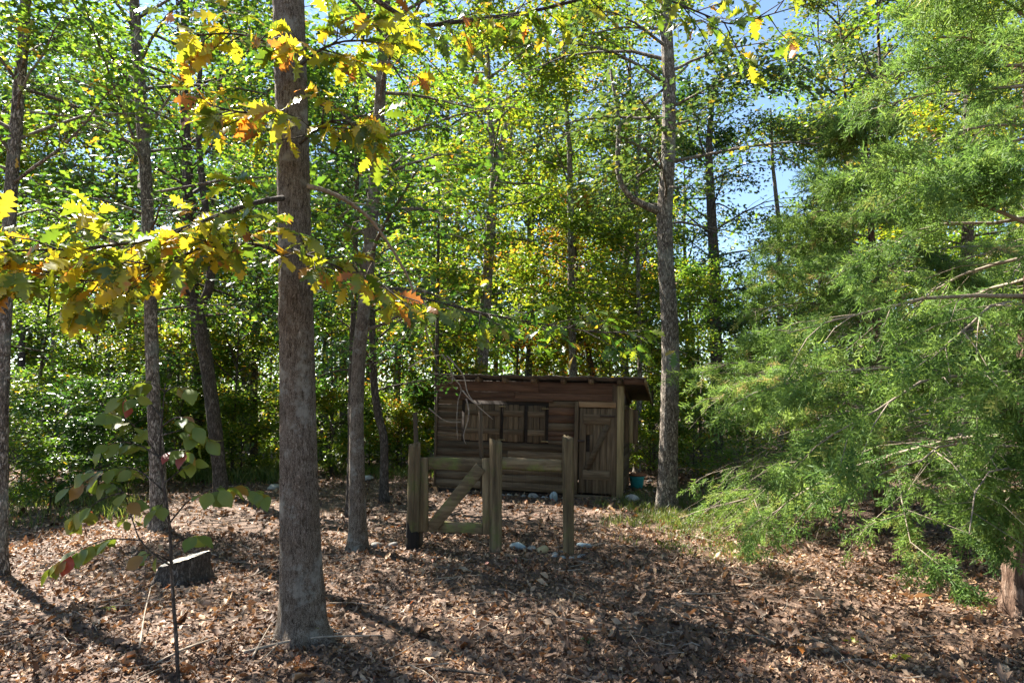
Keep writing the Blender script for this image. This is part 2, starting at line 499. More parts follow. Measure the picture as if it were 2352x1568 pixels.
def grow(path, lo, hi, rad, limbs, twigs, leaves, size, seed, bark_r=0.02, tmpl=(LEAF_V, LEAF_T), rise=0.25, droop=0.15, spread=0.13, hang=0.15, flat=0.9, shape='round', twig_tubes=True, side=None, tone=(0.5, 0.2), clump=1.0):
    """limbs, twigs and leaves round the part of a trunk between the heights lo and hi"""
    rng = np.random.default_rng(seed)
    wood_mb, leaf_mb = MB(), MB()
    T0, TD, TL = [], [], []
    for i in range(limbs):
        u = (i + rng.uniform(0, 1)) / limbs
        z = lo + (hi - lo) * u
        b = at_height(path, z)
        az = i * 2.4 + rng.normal(0, .35)
        if side is not None and rng.uniform() < side[1]:
            az = side[0] + rng.normal(0, .6)
        if shape == 'cone':
            L = rad * (1.08 - u) * rng.uniform(.7, 1.15)
        else:
            L = rad * (0.35 + 0.65 * math.sin(math.pi * min(1, .12 + .86 * u))) * rng.uniform(.55, 1.2)
        el = rise + .45 * (u if shape != 'cone' else u * .5) + rng.normal(0, .16)
        d = np.array([math.cos(az) * math.cos(el), math.sin(az) * math.cos(el), math.sin(el)])
        pts = [b]
        for k in range(5):
            d = d + rng.normal(0, .11, 3) + np.array([0, 0, -droop * (.5 + k * .35)]) * .35
            d /= np.linalg.norm(d)
            pts.append(pts[-1] + d * L / 5)
        pts = np.array(pts)
        wood_mb.tube(pts, np.linspace(bark_r * (.5 + .5 * L / rad), .004, 6), 5, cap=False)
        for j in range(twigs):
            s = .18 + .82 * (j + rng.uniform(0, 1)) / twigs
            p = along(pts, s)
            ld = along(pts, min(1, s + .05)) - along(pts, s - .1)
            ld /= np.linalg.norm(ld) + 1e-9
            lat = np.cross(ld, [0, 0, 1]) * (1 if j % 2 else -1)
            td = ld * rng.uniform(.4, 1) + lat * rng.uniform(.3, 1.1) + np.array([0, 0, rng.normal(0, .22)])
            td /= np.linalg.norm(td)
            tl = L * (.52 - .30 * s) * rng.uniform(.6, 1.25)
            T0.append(p)
            TD.append(td)
            TL.append(tl)
            if twig_tubes:
                wood_mb.tube([p, p + td * tl * .5 + [0, 0, -.02 * tl], p + td * tl + [0, 0, -.08 * tl - hang * .2 * tl]], [bark_r * .28, bark_r * .2, .002], 3, cap=False)
        T0.append(pts[-2])
        TD.append(d)
        TL.append(L * .22)
    T0, TD, TL = np.array(T0), np.array(TD), np.array(TL)
    w = (TL + .1) * np.clip(np.exp(rng.normal(0, clump, len(TL))), .15, 2.6) * np.repeat(np.where(rng.uniform(0, 1, limbs) < .22 * min(1, clump), .12, 1) * np.clip(np.exp(rng.normal(0, .5 * clump, limbs)), .4, 2), twigs + 1)
    idx = rng.choice(len(T0), leaves, p=w / w.sum())
    t = rng.uniform(.08, 1.08, leaves)
    p0, d0, l0 = T0[idx], TD[idx], TL[idx]
    pos = p0 + d0 * (l0 * t)[:, None]
    pos[:, 2] -= (.08 + hang * .2) * l0 * t * t
    pos += rng.normal(0, 1, (leaves, 3)) * np.array([spread, spread, spread * .7])
    dr = d0 * .7 + rng.normal(0, .75, (leaves, 3)) * np.array([1, 1, .4]) + np.array([0, 0, -hang])
    nr = rng.normal(0, 1, (leaves, 3)) * (1 - flat * .55) + np.array([0, 0, flat])
    sz = size * rng.uniform(.6, 1.25, leaves)
    tn = np.clip(rng.normal(tone[0], tone[1], leaves) + rng.normal(0, .12, len(T0))[idx], 0, 1)
    leaf_mb.leaves(tmpl[0], tmpl[1], pos, dr, nr, sz, tn)
    return wood_mb, leaf_mb


def smooth_path(pts, rad, step=0.12):
    """a denser, rounded version of a hand-set polyline"""
    pts, rad = np.asarray(pts, float), np.asarray(rad, float)
    seg = np.linalg.norm(np.diff(pts, axis=0), axis=1)
    c = np.concatenate([[0], np.cumsum(seg)])
    n = max(4, int(c[-1] / step))
    s = np.linspace(0, c[-1], n)
    q = np.array([np.interp(s, c, pts[:, k]) for k in range(3)]).T
    r = np.interp(s, c, rad)
    for _ in range(3):
        q[1:-1] = (q[:-2] + 2 * q[1:-1] + q[2:]) / 4
    return q, r


def bark_prof(n, sides, step, k, amp, seed, knots=0):
    """ridges and hollows of bark: a radius factor for every vertex of a trunk"""
    rng = np.random.default_rng(seed)
    th = np.linspace(0, 2 * np.pi, sides, endpoint=False)[None]
    z = (np.arange(n) * step)[:, None]
    p = np.ones((n, sides))
    for a, f, g in ((.5, k, .9), (.35, k + 7, -1.7), (.4, 3, .5)):
        ph = rng.uniform(0, 6)
        p += amp * a * np.sin(f * th + g * z + ph + 1.2 * np.sin(2.3 * z + ph))
    p += rng.normal(0, amp * .35, (n, sides))
    for _ in range(knots):
        a, b = rng.uniform(0, 2 * np.pi), rng.uniform(.3, n * step)
        da = np.angle(np.exp(1j * (th - a)))
        p += .12 * np.exp(-(da / .3) ** 2 - ((z - b) / .08) ** 2)
    return p


def px_path(pts, d, lean=0.0):
    """a trunk drawn as (x, y, width) in the 2352-wide view, standing d metres away; lean moves it nearer with height"""
    base = P(pts[0][0], pts[0][1], d)
    w, r = [], []
    for x, y, wd in pts:
        q = P(x, y, d)
        dd = d - lean * max(0, q[2] - base[2])
        q = P(x, y, dd)
        w.append(q)
        r.append(wd / 2 / F * dd)
    return np.array(w), np.array(r)


def place_tree(name, label, pts, d=None, bark=BARK2, leaf=GREEN, forks=(), crown=None, crown_top=None, sides=14, amp=.05, group='trees of the wood', extend=None, cat='tree', knots=2, flare=1.0, step=.1, seed=1):
    base = G(pts[0][0], pts[0][1]) if d is None else P(pts[0][0], pts[0][1], d)
    d = base[1]
    base[2] = hgt(base[0], base[1])
    w, r = px_path(pts, d)
    w[0, 2] = base[2] - .05
    if extend:                                    # the trunk goes on above the frame
        top = w[-1] + (w[-1] - w[-2]) / np.linalg.norm(w[-1] - w[-2]) * .2
        dv = np.array([extend[1], extend[2], 1.0])
        w = np.vstack([w, top + dv * extend[0] * .5, top + dv * extend[0]])
        r = np.concatenate([r, [r[-1] * .75, r[-1] * .3]])
    root = thing(name, base, label, cat, group)
    q, rr = smooth_path(w, r, step)
    mb = MB()
    ql = q - base
    # root flare on the lowest part
    prof = bark_prof(len(q), sides, step, max(5, sides // 3), amp, seed, knots)
    th = np.linspace(0, 2 * np.pi, sides, endpoint=False)[None]
    zz = (ql[:, 2] + .05)[:, None]
    prof *= 1 + flare * np.exp(-np.maximum(zz, 0) / .10) * (.22 + .18 * np.sin(5 * th + seed))
    mb.tube(ql, rr, sides, prof=prof)
    mb.obj('trunk', bark, root, smooth=True)
    fmb = MB()
    for fp in forks:
        fw, fr = px_path(fp, d)
        fq, frr = smooth_path(fw, fr, .15)
        fmb = MB()
        fmb.tube(fq - base, frr, 8)
        fmb.obj('limb', bark, root, smooth=True)
    if crown:
        lo, hi = crown.pop('lo'), crown.pop('hi')
        wmb, lmb = grow(ql, lo, hi, seed=seed, **crown)
        wmb.obj('branches', bark, root, smooth=True, kind='stuff')
        lmb.obj('crown', leaf, root, kind='stuff')
    return root, q, rr, base


# ------------------------------------------------------------------ the ground
xs = np.concatenate([-np.geomspace(2500, 14, 26), np.linspace(-13, 13, 131), np.geomspace(14, 2500, 26)])
ys = np.concatenate([-np.geomspace(400, 3, 12), np.linspace(-2, 24, 131), np.geomspace(25, 4000, 30)])
gx, gy = np.meshgrid(xs, ys)
gz = hgt(gx, gy) * np.exp(-np.maximum(0, np.hypot(gx, gy) - 30) / 40)
near = np.hypot(gx, gy) < 26
rgn = np.random.default_rng(3)
gz += rgn.normal(0, .008, gz.shape) * near
gm = MB()
nx, ny = len(xs), len(ys)
ii, jj = np.meshgrid(np.arange(nx - 1), np.arange(ny - 1))
k0 = (jj * nx + ii).ravel()
gm.add(np.stack([gx, gy, gz], -1).reshape(-1, 3), quads=np.stack([k0, k0 + 1, k0 + nx + 1, k0 + nx], -1))
o = gm.obj('ground', SOIL, smooth=True, kind='structure')
o['label'] = 'bare brown woodland ground under the leaf litter'

# ------------------------------------------------------------------ the shed
RIGHT = G(1421, 1143)
YAW = math.radians(14)
W = 3.49
ex = np.array([math.cos(YAW), -math.sin(YAW), 0])
LEFT = RIGHT - ex * W
shed = thing('garden_shed', (LEFT[0], LEFT[1], 0.03), 'low weathered brown board shed with a lean-to roof behind the gate posts', 'shed', rz=-YAW)
shed.rotation_euler = (0, math.radians(1.5), -YAW)
rw = np.random.default_rng(11)
DEPTH = 2.3
H0, HB = 2.12, 1.80              # eaves height at the front, at the back


def sh(xD, yD):
    """X and Z on the shed's front wall seen at (xD, yD)"""
    r = ray(xD, yD)
    nrm = np.array([math.sin(YAW), math.cos(YAW), 0])
    t = ((LEFT - CAM) @ nrm) / (r @ nrm)
    p = CAM + r * t - np.array([LEFT[0], LEFT[1], .03])
    x = p @ ex
    return x, p[2] + math.tan(math.radians(1.5)) * x


def board(name, parent, mat, x0, x1, y0, y1, z0, z1, j=.003, label=None):
    mb = MB()
    mb.box(x0, x1, y0, y1, z0, z1, j, rw)
    o = mb.obj(name, mat, parent)
    bv = o.modifiers.new('bevel', 'BEVEL')
    bv.width = .004
    bv.segments = 1
    return o


def lap(parent, mat, x0, x1, z0, z1, t=.013, y=0.0, name='board'):
    """one lapped siding board: its lower edge stands proud"""
    mb = MB()
    a, b = rw.uniform(-.004, .004, 2)
    c = rw.uniform(0, .006)
    v = [[x0, y - t - c, z0 + a], [x1, y - t - c, z0 + b], [x1, y - .006, z1 + b], [x0, y - .006, z1 + a], [x0, y + .004, z0 + a], [x1, y + .004, z0 + b], [x1, y + .004, z1 + b], [x0, y + .004, z1 + a]]
    mb.add(v, quads=[[0, 1, 2, 3], [5, 4, 7, 6], [4, 5, 1, 0], [3, 2, 6, 7], [4, 0, 3, 7], [1, 5, 6, 2]])
    return mb.obj(name, mat, parent)


mb = MB()
mb.box(.02, 2.66, .008, .05, .10, H0 - .01)
mb.box(3.36, W - .02, .008, .05, .10, H0 - .01)
mb.box(2.66, 3.36, .008, .05, 1.70, H0 - .01)
front = mb.obj('front_wall', SHADE_IN, shed)
XD0 = sh(1318, 1000)[0]           # left edge of the door post
WX0, WX1 = sh(1060, 960)[0], sh(1252, 960)[0]
WZ0, WZ1 = sh(1150, 1014)[1], sh(1150, 928)[1]
z = .10
hs = [.15, .145, .14, .145, .15, .135, .08, .075, .10, .145, .145, .14, .145, .15, .12]
for k, h in enumerate(hs):
    z1 = z + h - .005
    if z1 > 1.76:
        z1 = 1.76
    if z < WZ1 - .02 and z1 > WZ0 + .03:
        lap(front, BRN_H, .03, WX0 - .03, z, z1)
        lap(front, RED_H if k % 3 else BRN_H, WX1 + .03, XD0 - .012, z, z1)
    elif k % 3 == 1 and k < 8:
        m = 1.1 + .5 * rw.uniform()
        lap(front, BRN_H, .03, m - .002, z, z1)
        lap(front, BRN_H, m + .002, XD0 - .012, z, z1)
    else:
        lap(front, BRN_H, .03, XD0 - .012, z, z1)
    z += h
    if z > 1.70:
        break
# wide boards under the eaves, then a head rail over the openings
board('board', front, RED_H, .0, 2.0, -.028, .006, 1.905, H0 - .02)
board('board', front, RED_H, 2.004, W - .04, -.028, .006, 1.90, H0 - .02)
board('board', front, RED_H, .02, 1.55, -.022, .006, 1.775, 1.90)
board('board', front, RED_H, 1.554, W - .04, -.022, .006, 1.77, 1.897)
board('trim_board', front, RED_H, .10, WX1 + .12, -.045, -.024, 1.735, 1.775)
board('trim_board', front, BRN_V, .0, .035, -.032, .03, .09, 1.90)
# shutters of the two openings
def shutter(x0, x1, n, label):
    mb = MB()
    mb.box(x0 - .02, x1 + .02, .006, .012, WZ0, WZ1)
    s = mb.obj('shutter', SHADE_IN, shed)
    s['label'] = label
    e = np.linspace(x0, x1, n + 1)
    for k in range(n):
        g = rw.uniform(0, .008)
        board('plank', s, BRN_V, e[k] + .003, e[k + 1] - .003, -.022 - g, .004 - g, WZ0 + rw.uniform(0, .015), WZ1 - rw.uniform(0, .02))
    for zc in (WZ0 + (WZ1 - WZ0) * .27, WZ0 + (WZ1 - WZ0) * .76):
        board('batten', s, BRN_H, x0 + .01, x1 - .01, -.05, -.03, zc - .05, zc + .05)
    return s


sa = [sh(q, 970)[0] for q in (1064, 1146, 1152, 1200, 1208, 1249)]
shutter(sa[0], sa[1], 6, 'wide plank shutter on the left of the shed window')
shutter(sa[2], sa[3], 4, 'middle plank shutter with reddish boards')
shutter(sa[4], sa[5], 3, 'narrow plank shutter beside the dark gap')
for q, zz in ((1150, WZ1 - .04), (1248, WZ1 - .06), (1150, WZ0 + .04), (1248, WZ0 + .04)):  # pale blocks added to stand in for sunlit tips at the shutter corners
    xx = sh(q, 970)[0]
    board('sunlit_tip', shed, PALE_V, xx - .055, xx + .075, -.085, -.055, zz - .008, zz + .012)
# a thin stile in front of the left shutter
# door
DX0, DX1 = sh(1326, 1000)[0], sh(1408, 1000)[0]
DZ0, DZ1 = .13, sh(1365, 936)[1]
mb = MB()
mb.box(DX0, DX1, .012, .03, DZ0, DZ1)
door = mb.obj('door', SHADE_IN, shed)
e = np.linspace(DX0 + .008, DX1 - .008, 6)
hole = (sh(1343, 1037)[1], sh(1343, 998)[1])
for k in range(5):
    g = rw.uniform(0, .006)
    if k == 1:
        xh = e[1] + .05
        board('plank', door, BRN_V, e[k] + .002, e[k + 1] - .002, -.018 - g, .01, DZ0, hole[0])
        board('plank', door, BRN_V, e[k] + .002, e[k + 1] - .002, -.018 - g, .01, hole[1], DZ1 - .01)
        board('plank', door, BRN_V, xh + .015, e[k + 1] - .002, -.018 - g, .01, hole[0] + .001, hole[1] - .001)
    else:
        board('plank', door, BRN_V, e[k] + .002, e[k + 1] - .002, -.018 - g, .01, DZ0, DZ1 - .01)
for ya, yb, xa, xb in ((974, 951, 1337, 1398), (1100, 1079, 1337, 1398)):
    board('batten', door, BRN_H, sh(xa, 1000)[0], sh(xb, 1000)[0], -.046, -.026, sh(1360, ya)[1], sh(1360, yb)[1])
p0, p1 = sh(1346, 1078), sh(1392, 976)
mb = MB()
mb.beam([p0[0], -.036, p0[1]], [p1[0], -.036, p1[1]], .02, .10, up=(0, -1, 0)) if False else mb.beam([p0[0], -.036, p0[1]], [p1[0], -.036, p1[1]], .10, .02, up=(0, -1, 0))
mb.obj('brace', BRN_H, door)
hx, hz = sh(1402, 956)
board('hinge', door, IRON, hx - .22, hx + .05, -.062, -.05, hz - .014, hz + .014)
lx, lz = sh(1334, 1012)
board('latch', door, IRON, lx - .08, lx + .05, -.06, -.03, lz - .02, lz + .02)
board('door_post', shed, BRN_V, XD0 - .01, DX0 - .006, -.06, .03, .10, 1.755, .006)
board('trim_board', shed, BRN_V, DX1 + .006, DX1 + .10, -.034, .03, .10, 1.755)
board('door_header', shed, wood('fresh_board', (.11, .06, .03), (.24, .15, .08), (.34, .23, .13), 0), DX0 - .01, DX1 + .02, -.05, -.030, DZ1 + .006, 1.765)
board('sill', shed, BRN_H, XD0 - .03, W - .03, -.06, .05, .03, .095, .006)
# corner post and right side wall
board('corner_post', shed, PALE_V, W - .035, W + .07, -.05, .10, -.02, 2.06, .006)
board('corner_post', shed, BRN_V, W - .13, W - .04, -.038, .06, .0, 2.08, .004)
mb = MB()
y0, y1 = .10, DEPTH
mb.add([[W, y0, .08], [W, y1, .08], [W, y1, HB - .03], [W, y0, H0 - .06], [W - .03, y0, .08], [W - .03, y1, .08], [W - .03, y1, HB - .03], [W - .03, y0, H0 - .06]], quads=[[0, 1, 2, 3], [5, 4, 7, 6], [4, 5, 1, 0], [3, 2, 6, 7], [4, 0, 3, 7], [1, 5, 6, 2]])
sidew = mb.obj('side_wall', SHADE_IN, shed)
for k in range(14):
    za = .08 + k * .135
    if za > 1.62:
        break
    mb = MB()
    c = rw.uniform(.0, .01)
    mb.add([[W + .024 + c, y0, za], [W + .024 + c, y1, za], [W + .008, y1, za + .14], [W + .008, y0, za + .14], [W + .002, y0, za], [W + .002, y1, za], [W + .002, y1, za + .14], [W + .002, y0, za + .14]], quads=[[0, 1, 2, 3], [5, 4, 7, 6], [4, 5, 1, 0], [3, 2, 6, 7], [4, 0, 3, 7], [1, 5, 6, 2]])
    mb.obj('board', BRN_H, sidew)
for nm, xx in (('side_wall', .03),):
    mb = MB()
    mb.add([[xx, .055, .08], [xx, y1, .08], [xx, y1, HB - .03], [xx, .055, H0 - .06], [xx - .03, .055, .08], [xx - .03, y1, .08], [xx - .03, y1, HB - .03], [xx - .03, .055, H0 - .06]], quads=[[1, 0, 3, 2], [4, 5, 6, 7], [5, 4, 0, 1], [2, 3, 7, 6], [0, 4, 7, 3], [5, 1, 2, 6]])
    mb.obj(nm, BRN_H, shed)
mb = MB()
mb.box(.04, W - .04, DEPTH - .03, DEPTH, .08, HB - .05)
mb.obj('back_wall', BRN_H, shed)
# shutter standing open from the side wall
mb = MB()
sx0, sx1 = W + .045, W + .30
mb.box(sx0, sx1, .46, .466, 1.02, 1.64)
fl = mb.obj('open_shutter', SHADE_IN, shed)
fl['label'] = 'plank shutter swung open from the right side wall'
e = np.linspace(sx0, sx1, 4)
for k in range(3):
    board('plank', fl, PALE_V if k == 1 else BRN_V, e[k] + .002, e[k + 1] - .002, .438, .458, 1.01 + rw.uniform(0, .02), 1.65 - rw.uniform(0, .02))
# roof with rafters
sl = (HB - H0) / DEPTH
mb = MB()
rx0, rx1, ry0, ry1 = -.10, W + .47, -.26, DEPTH + .25
nr = 60
xr = np.linspace(rx0, rx1, nr)
dz = rw.normal(0, .004, nr)
dz += .008 * np.sin(xr * 9)
top = [[x, ry0 + rw.uniform(-.012, .012), H0 + .055 + sl * ry0 + d] for x, d in zip(xr, dz)] + [[x, ry1, H0 + .055 + sl * ry1 + d] for x, d in zip(xr, dz)]
bot = [[p[0], p[1], p[2] - .018] for p in top]
v = np.array(top + bot)
q = []
for i in range(nr - 1):
    q += [[i, i + 1, nr + i + 1, nr + i], [2 * nr + i + 1, 2 * nr + i, 3 * nr + i, 3 * nr + i + 1], [i + 1, i, 2 * nr + i, 2 * nr + i + 1], [nr + i, nr + i + 1, 3 * nr + i + 1, 3 * nr + i]]
q += [[0, nr, 3 * nr, 2 * nr], [2 * nr - 1, nr - 1, 3 * nr - 1, 4 * nr - 1]]
mb.add(v, quads=q)
roof = mb.obj('roof', ROOFM, shed)
for xD in (1034, 1096, 1157, 1223, 1290, 1353, 1418):
    xx = sh(xD, 890)[0]
    mb = MB()
    a, b = -.20, DEPTH + .15
    w2, hh = .04, .085
    zz = lambda yy: H0 + .030 + sl * yy
    mb.add([[xx - w2, a, zz(a) - hh], [xx + w2, a, zz(a) - hh], [xx + w2, a, zz(a)], [xx - w2, a, zz(a)], [xx - w2, b, zz(b) - hh], [xx + w2, b, zz(b) - hh], [xx + w2, b, zz(b)], [xx - w2, b, zz(b)]], quads=[[0, 1, 2, 3], [5, 4, 7, 6], [4, 5, 1, 0], [3, 2, 6, 7], [4, 0, 3, 7], [1, 5, 6, 2]])
    mb.obj('rafter', BRN_V, roof)
mb = MB()
mb.box(W + .08, rx1 - .03, -.20, -.16, H0 - .06 - sl * .2, H0 + .03 - sl * .2)
mb.obj('fascia', RED_H, roof)
mb = MB()
a, b = -.24, DEPTH + .2
zz = lambda yy: H0 + .028 + sl * yy
mb.add([[rx1 - .028, a, zz(a) - .075], [rx1 + .01, a, zz(a) - .075], [rx1 + .01, a, zz(a)], [rx1 - .028, a, zz(a)], [rx1 - .028, b, zz(b) - .075], [rx1 + .01, b, zz(b) - .075], [rx1 + .01, b, zz(b)], [rx1 - .028, b, zz(b)]], quads=[[0, 1, 2, 3], [5, 4, 7, 6], [4, 5, 1, 0], [3, 2, 6, 7], [4, 0, 3, 7], [1, 5, 6, 2]])
mb.obj('barge_board', PALE_V, roof)


def rock_mb(size, seed, flat=.6):
    rng = np.random.default_rng(seed)
    n1, n2 = 7, 10
    v = [[0, 0, 1.0]]
    for i in range(1, n1):
        for j in range(n2):
            a, b = math.pi * i / n1, 2 * math.pi * j / n2
            v.append([math.sin(a) * math.cos(b), math.sin(a) * math.sin(b), math.cos(a)])
    v.append([0, 0, -1.0])
    v = np.array(v)
    for _ in range(7):                       # cut flat faces
        d = rng.normal(size=3)
        d /= np.linalg.norm(d)
        k = rng.uniform(.55, .85)
        over = np.maximum(0, v @ d - k)
        v -= over[:, None] * d
    v *= 1 + rng.normal(0, .03, (len(v), 1))
    v = v * np.array([size, size * rng.uniform(.6, .9), size * flat])
    t = [[0, 1 + j, 1 + (j + 1) % n2] for j in range(n2)]
    q = []
    for i in range(n1 - 2):
        for j in range(n2):
            a, b = 1 + i * n2 + j, 1 + i * n2 + (j + 1) % n2
            q.append([a, a + n2, b + n2, b])
    k = len(v) - 1
    t += [[k, k - n2 + (j + 1) % n2, k - n2 + j] for j in range(n2)]
    m = MB()
    m.add(v, tris=t, quads=q)
    return m


fnd = MB()
fnd.box(.10, W - .06, .02, .30, -.15, .06)
found = fnd.obj('foundation', SHADE_IN, shed)
xx = .55
k = 0
while xx < W - .05:
    s = rw.uniform(.06, .13)
    m = rock_mb(s, 200 + k, .62)
    o = m.obj('stone', STONE, found)
    o.location = (xx + s, -.03 + rw.uniform(-.05, .06), rw.uniform(-.05, .01))
    o.rotation_euler = (0, 0, rw.uniform(0, 3))
    xx += s * 1.75
    k += 1
board('skid_block', shed, BRN_V, .10, .42, .03, .12, -.16, .088)

# ------------------------------------------------------------------ gate, posts, rail
def split_post(name, label, xD, yB, yT, wD, seed, lean=(0, 0), crack=True, mat=POSTW):
    b = G(xD, yB)
    d = b[1]
    top = P(xD, yT, d)
    r = wD / 2 / F * d
    root = thing(name, (b[0], b[1], b[2]), label, 'post', 'split posts of the garden gate')
    rng = np.random.default_rng(seed)
    n, sides = 26, 28
    zz = np.linspace(-.15, top[2] - b[2], n)
    th = np.linspace(0, 2 * np.pi, sides, endpoint=False)
    base = np.ones(sides)
    for c, k in [(rng.uniform(0, 6.28), rng.uniform(.75, .9)) for _ in range(4)]:      # hewn faces
        base = np.minimum(base, k / np.maximum(np.cos(th - c), .01))
        base = np.where(base > 3, 1, base)
    base = np.clip(base, .6, 1.05)
    prof = np.repeat(base[None], n, 0)
    prof *= 1 + .03 * np.sin(7 * th[None] + 2 * zz[:, None]) + rng.normal(0, .012, (n, sides))
    if crack:
        ang = -math.pi / 2 + rng.uniform(-.3, .5)
        da = np.angle(np.exp(1j * (th[None] - ang - .12 * zz[:, None])))
        prof -= .42 * np.exp(-(da / .13) ** 2) * np.clip(.35 + .5 * zz[:, None], .15, 1)
    pts = np.stack([lean[0] * zz, lean[1] * zz, zz], -1)
    m = MB()
    # own tube with fixed axes so that the crack faces the viewer
    v = pts[:, None] + np.stack([np.cos(th)[None] * prof * r, np.sin(th)[None] * prof * r, np.zeros((n, sides))], -1)
    v[-1, :, 2] += rng.normal(0, .008, sides) + .02 * np.sin(th + seed * 2)
    i = np.arange(n - 1)[:, None] * sides
    j = np.arange(sides)[None]
    j2 = (j + 1) % sides
    q = np.stack([i + j, i + j2, i + sides + j2, i + sides + j], -1).reshape(-1, 4)
    vv = np.vstack([v.reshape(-1, 3), pts[-1]])
    m.add(vv, quads=q, tris=[[len(vv) - 1, (n - 1) * sides + k, (n - 1) * sides + (k + 1) % sides] for k in range(sides)])
    m.obj('post_body', mat, root)
    return root, b, r


pl, bl, r_l = split_post('gate_post', 'mossy split post left of the gate with a blackened foot', 946, 1262, 1018, 28, 1, lean=(.012, 0))
pm, bm_, r_m = split_post('gate_post', 'rough round post between the gate and the short rail', 1138, 1270, 1012, 28, 2, crack=True)
pr, br, r_r = split_post('gate_post', 'greenish cracked post at the end of the short rail', 1305, 1274, 1004, 28, 3)
m = MB()
zz = np.linspace(-.02, .42, 8)
th = np.linspace(0, 2 * np.pi, 20, endpoint=False)
rad = r_l * 1.03 * np.ones((8, 20)) * (1 + rw.normal(0, .02, (8, 20)))
v = np.stack([rad * np.cos(th)[None] + .012 * zz[:, None], rad * np.sin(th)[None], np.repeat(zz[:, None], 20, 1)], -1)
v[:, :, 2] = v[:, :, 2] * (1 - .30 * (1 + np.cos(th + .4)) + rw.uniform(-.1, .1, 20))[None]
i = np.arange(7)[:, None] * 20
j = np.arange(20)[None]
j2 = (j + 1) % 20
m.add(v.reshape(-1, 3), quads=np.stack([i + j, i + j2, i + 20 + j2, i + 20 + j], -1).reshape(-1, 4))
CHAR = wood('charred_wood', (.006, .005, .004), (.014, .011, .009), (.03, .024, .02), 2)
m.obj('charred_foot', CHAR, pl)


def thin_pole(label, xb, yb, xt, yt, d, wD):
    b, t = P(xb, yb, d), P(xt, yt, d)
    root = thing('thin_pole', b, label, 'pole', 'thin poles of the gate')
    m = MB()
    r = wD / 2 / F * d
    m.tube([[0, 0, -.1]] + [list((t - b) * s + np.array([.006 * math.sin(9 * s), 0, 0])) for s in (0, .3, .6, 1)], [r, r, r * .95, r * .95, r * .85], 7)
    m.obj('pole_shaft', BRN_V, root, smooth=True)


thin_pole('tall thin brown pole standing behind the left gate post', 966, 1240, 953, 946, bl[1] + .14, 12)
thin_pole('thin wooden pole at the latch side of the gate', 1108, 1108, 1103, 942, bm_[1] + .22, 10)

gd = bl[1] + .08
gate = thing('garden_gate', P(972, 1225, gd), 'open frame wooden gate with a diagonal brace between two posts', 'gate')
go = np.array(gate.location)


def gp(x, y, dd=0.0):
    k = (x - 960) / 160.0
    return P(x, y, gd - .14 * k + dd) - go


def gate_part(name, a, b, w, t, dd=0.0, mat=RAILW):
    m = MB()
    pa, pb = gp(*a, dd), gp(*b, dd)
    m.beam(pa, pb, w, t, up=(0, -1, 0))
    o = m.obj(name, mat, gate)
    bv = o.modifiers.new('bevel', 'BEVEL')
    bv.width = .006
    bv.segments = 1
    return o


pw = gd / F
gate_part('stile', (972, 1220), (972, 1050), 23 * pw, .05, mat=POSTW)
gate_part('stile', (1119, 1226), (1117, 1052), 20 * pw, .05, mat=POSTW)
gate_part('rail', (985, 1062), (1107, 1068), 27 * pw, .045)
gate_part('rail', (985, 1207), (1109, 1213), 23 * pw, .045)
gate_part('brace', (994, 1208), (1104, 1072), 27 * pw, .04, dd=-.048)
rail = thing('fence_rail', P(1155, 1060, bm_[1]), 'short thick weathered rail with a knot hole between two posts', 'rail')
ro = np.array(rail.location)
m = MB()
a, b = P(1150, 1063, bm_[1] + .02) - ro, P(1293, 1070, br[1] + .03) - ro
n = 22
s = np.linspace(0, 1, n)[:, None]
th = np.linspace(0, 2 * np.pi, 12, endpoint=False)
c = a + (b - a) * s
hw, hh = .04, 13.5 * pw
pr_ = 1 + rw.normal(0, .035, (n, 12)) + .05 * np.sin(3 * th[None] + 8 * s)
sq = 1 / np.maximum(np.abs(np.cos(th)), np.abs(np.sin(th))) ** .75
kn = np.exp(-((s - .70) / .035) ** 2) * np.exp(-(np.angle(np.exp(1j * (th + math.pi / 2)))[None] / .5) ** 2)
v = c[:, None] + np.stack([np.zeros((n, 12)), np.sin(th)[None] * hw * sq * (pr_ - .9 * kn), np.cos(th)[None] * hh * sq * pr_], -1)
i = np.arange(n - 1)[:, None] * 12
j = np.arange(12)[None]
j2 = (j + 1) % 12
m.add(v.reshape(-1, 3), quads=np.stack([i + j, i + 12 + j, i + 12 + j2, i + j2], -1).reshape(-1, 4), tris=[[0, k, k + 1] for k in range(1, 11)] + [[(n - 1) * 12, (n - 1) * 12 + k + 1, (n - 1) * 12 + k] for k in range(1, 11)])
m.obj('rail_timber', RAILW, rail)
# wire netting stapled between the posts
net = thing('wire_netting', P(1155, 1240, bm_[1] + .05), 'sagging rusty wire netting hung under the short rail', 'netting')
no_ = np.array(net.location)
m = MB()
for k in range(9):
    x = 1162 + k * 15
    a, b = P(x, 1078, bm_[1] - .1 * k / 9 + .05) - no_, P(x + 2, 1232, bm_[1] - .1 * k / 9 + .06) - no_
    m.tube([a, (a + b) / 2 + rw.normal(0, .008, 3), b], .0016, 3, cap=False)
for k in range(6):
    y = 1090 + k * 27
    a, b = P(1158, y, bm_[1] + .05) - no_, P(1290, y + 4, br[1] + .06) - no_
    m.tube([a, (a + b) / 2 + rw.normal(0, .008, 3), b], .0016, 3, cap=False)
m.obj('wires', IRON, net, kind='stuff')

# ------------------------------------------------------------------ stones, stump, bucket
def rock(name, label, x, y, wD, mat, seed, flat=.5, group='stones on the leaf litter', sink=.3):
    p = G(x, y)
    s = wD / 2 / F * p[1]
    m = rock_mb(s, seed, flat)
    o = m.obj(name, mat)
    o.location = (p[0], p[1], p[2] + s * flat * (1 - sink))
    o.rotation_euler = (0, 0, seed)
    tag(o, label, 'stone', group)


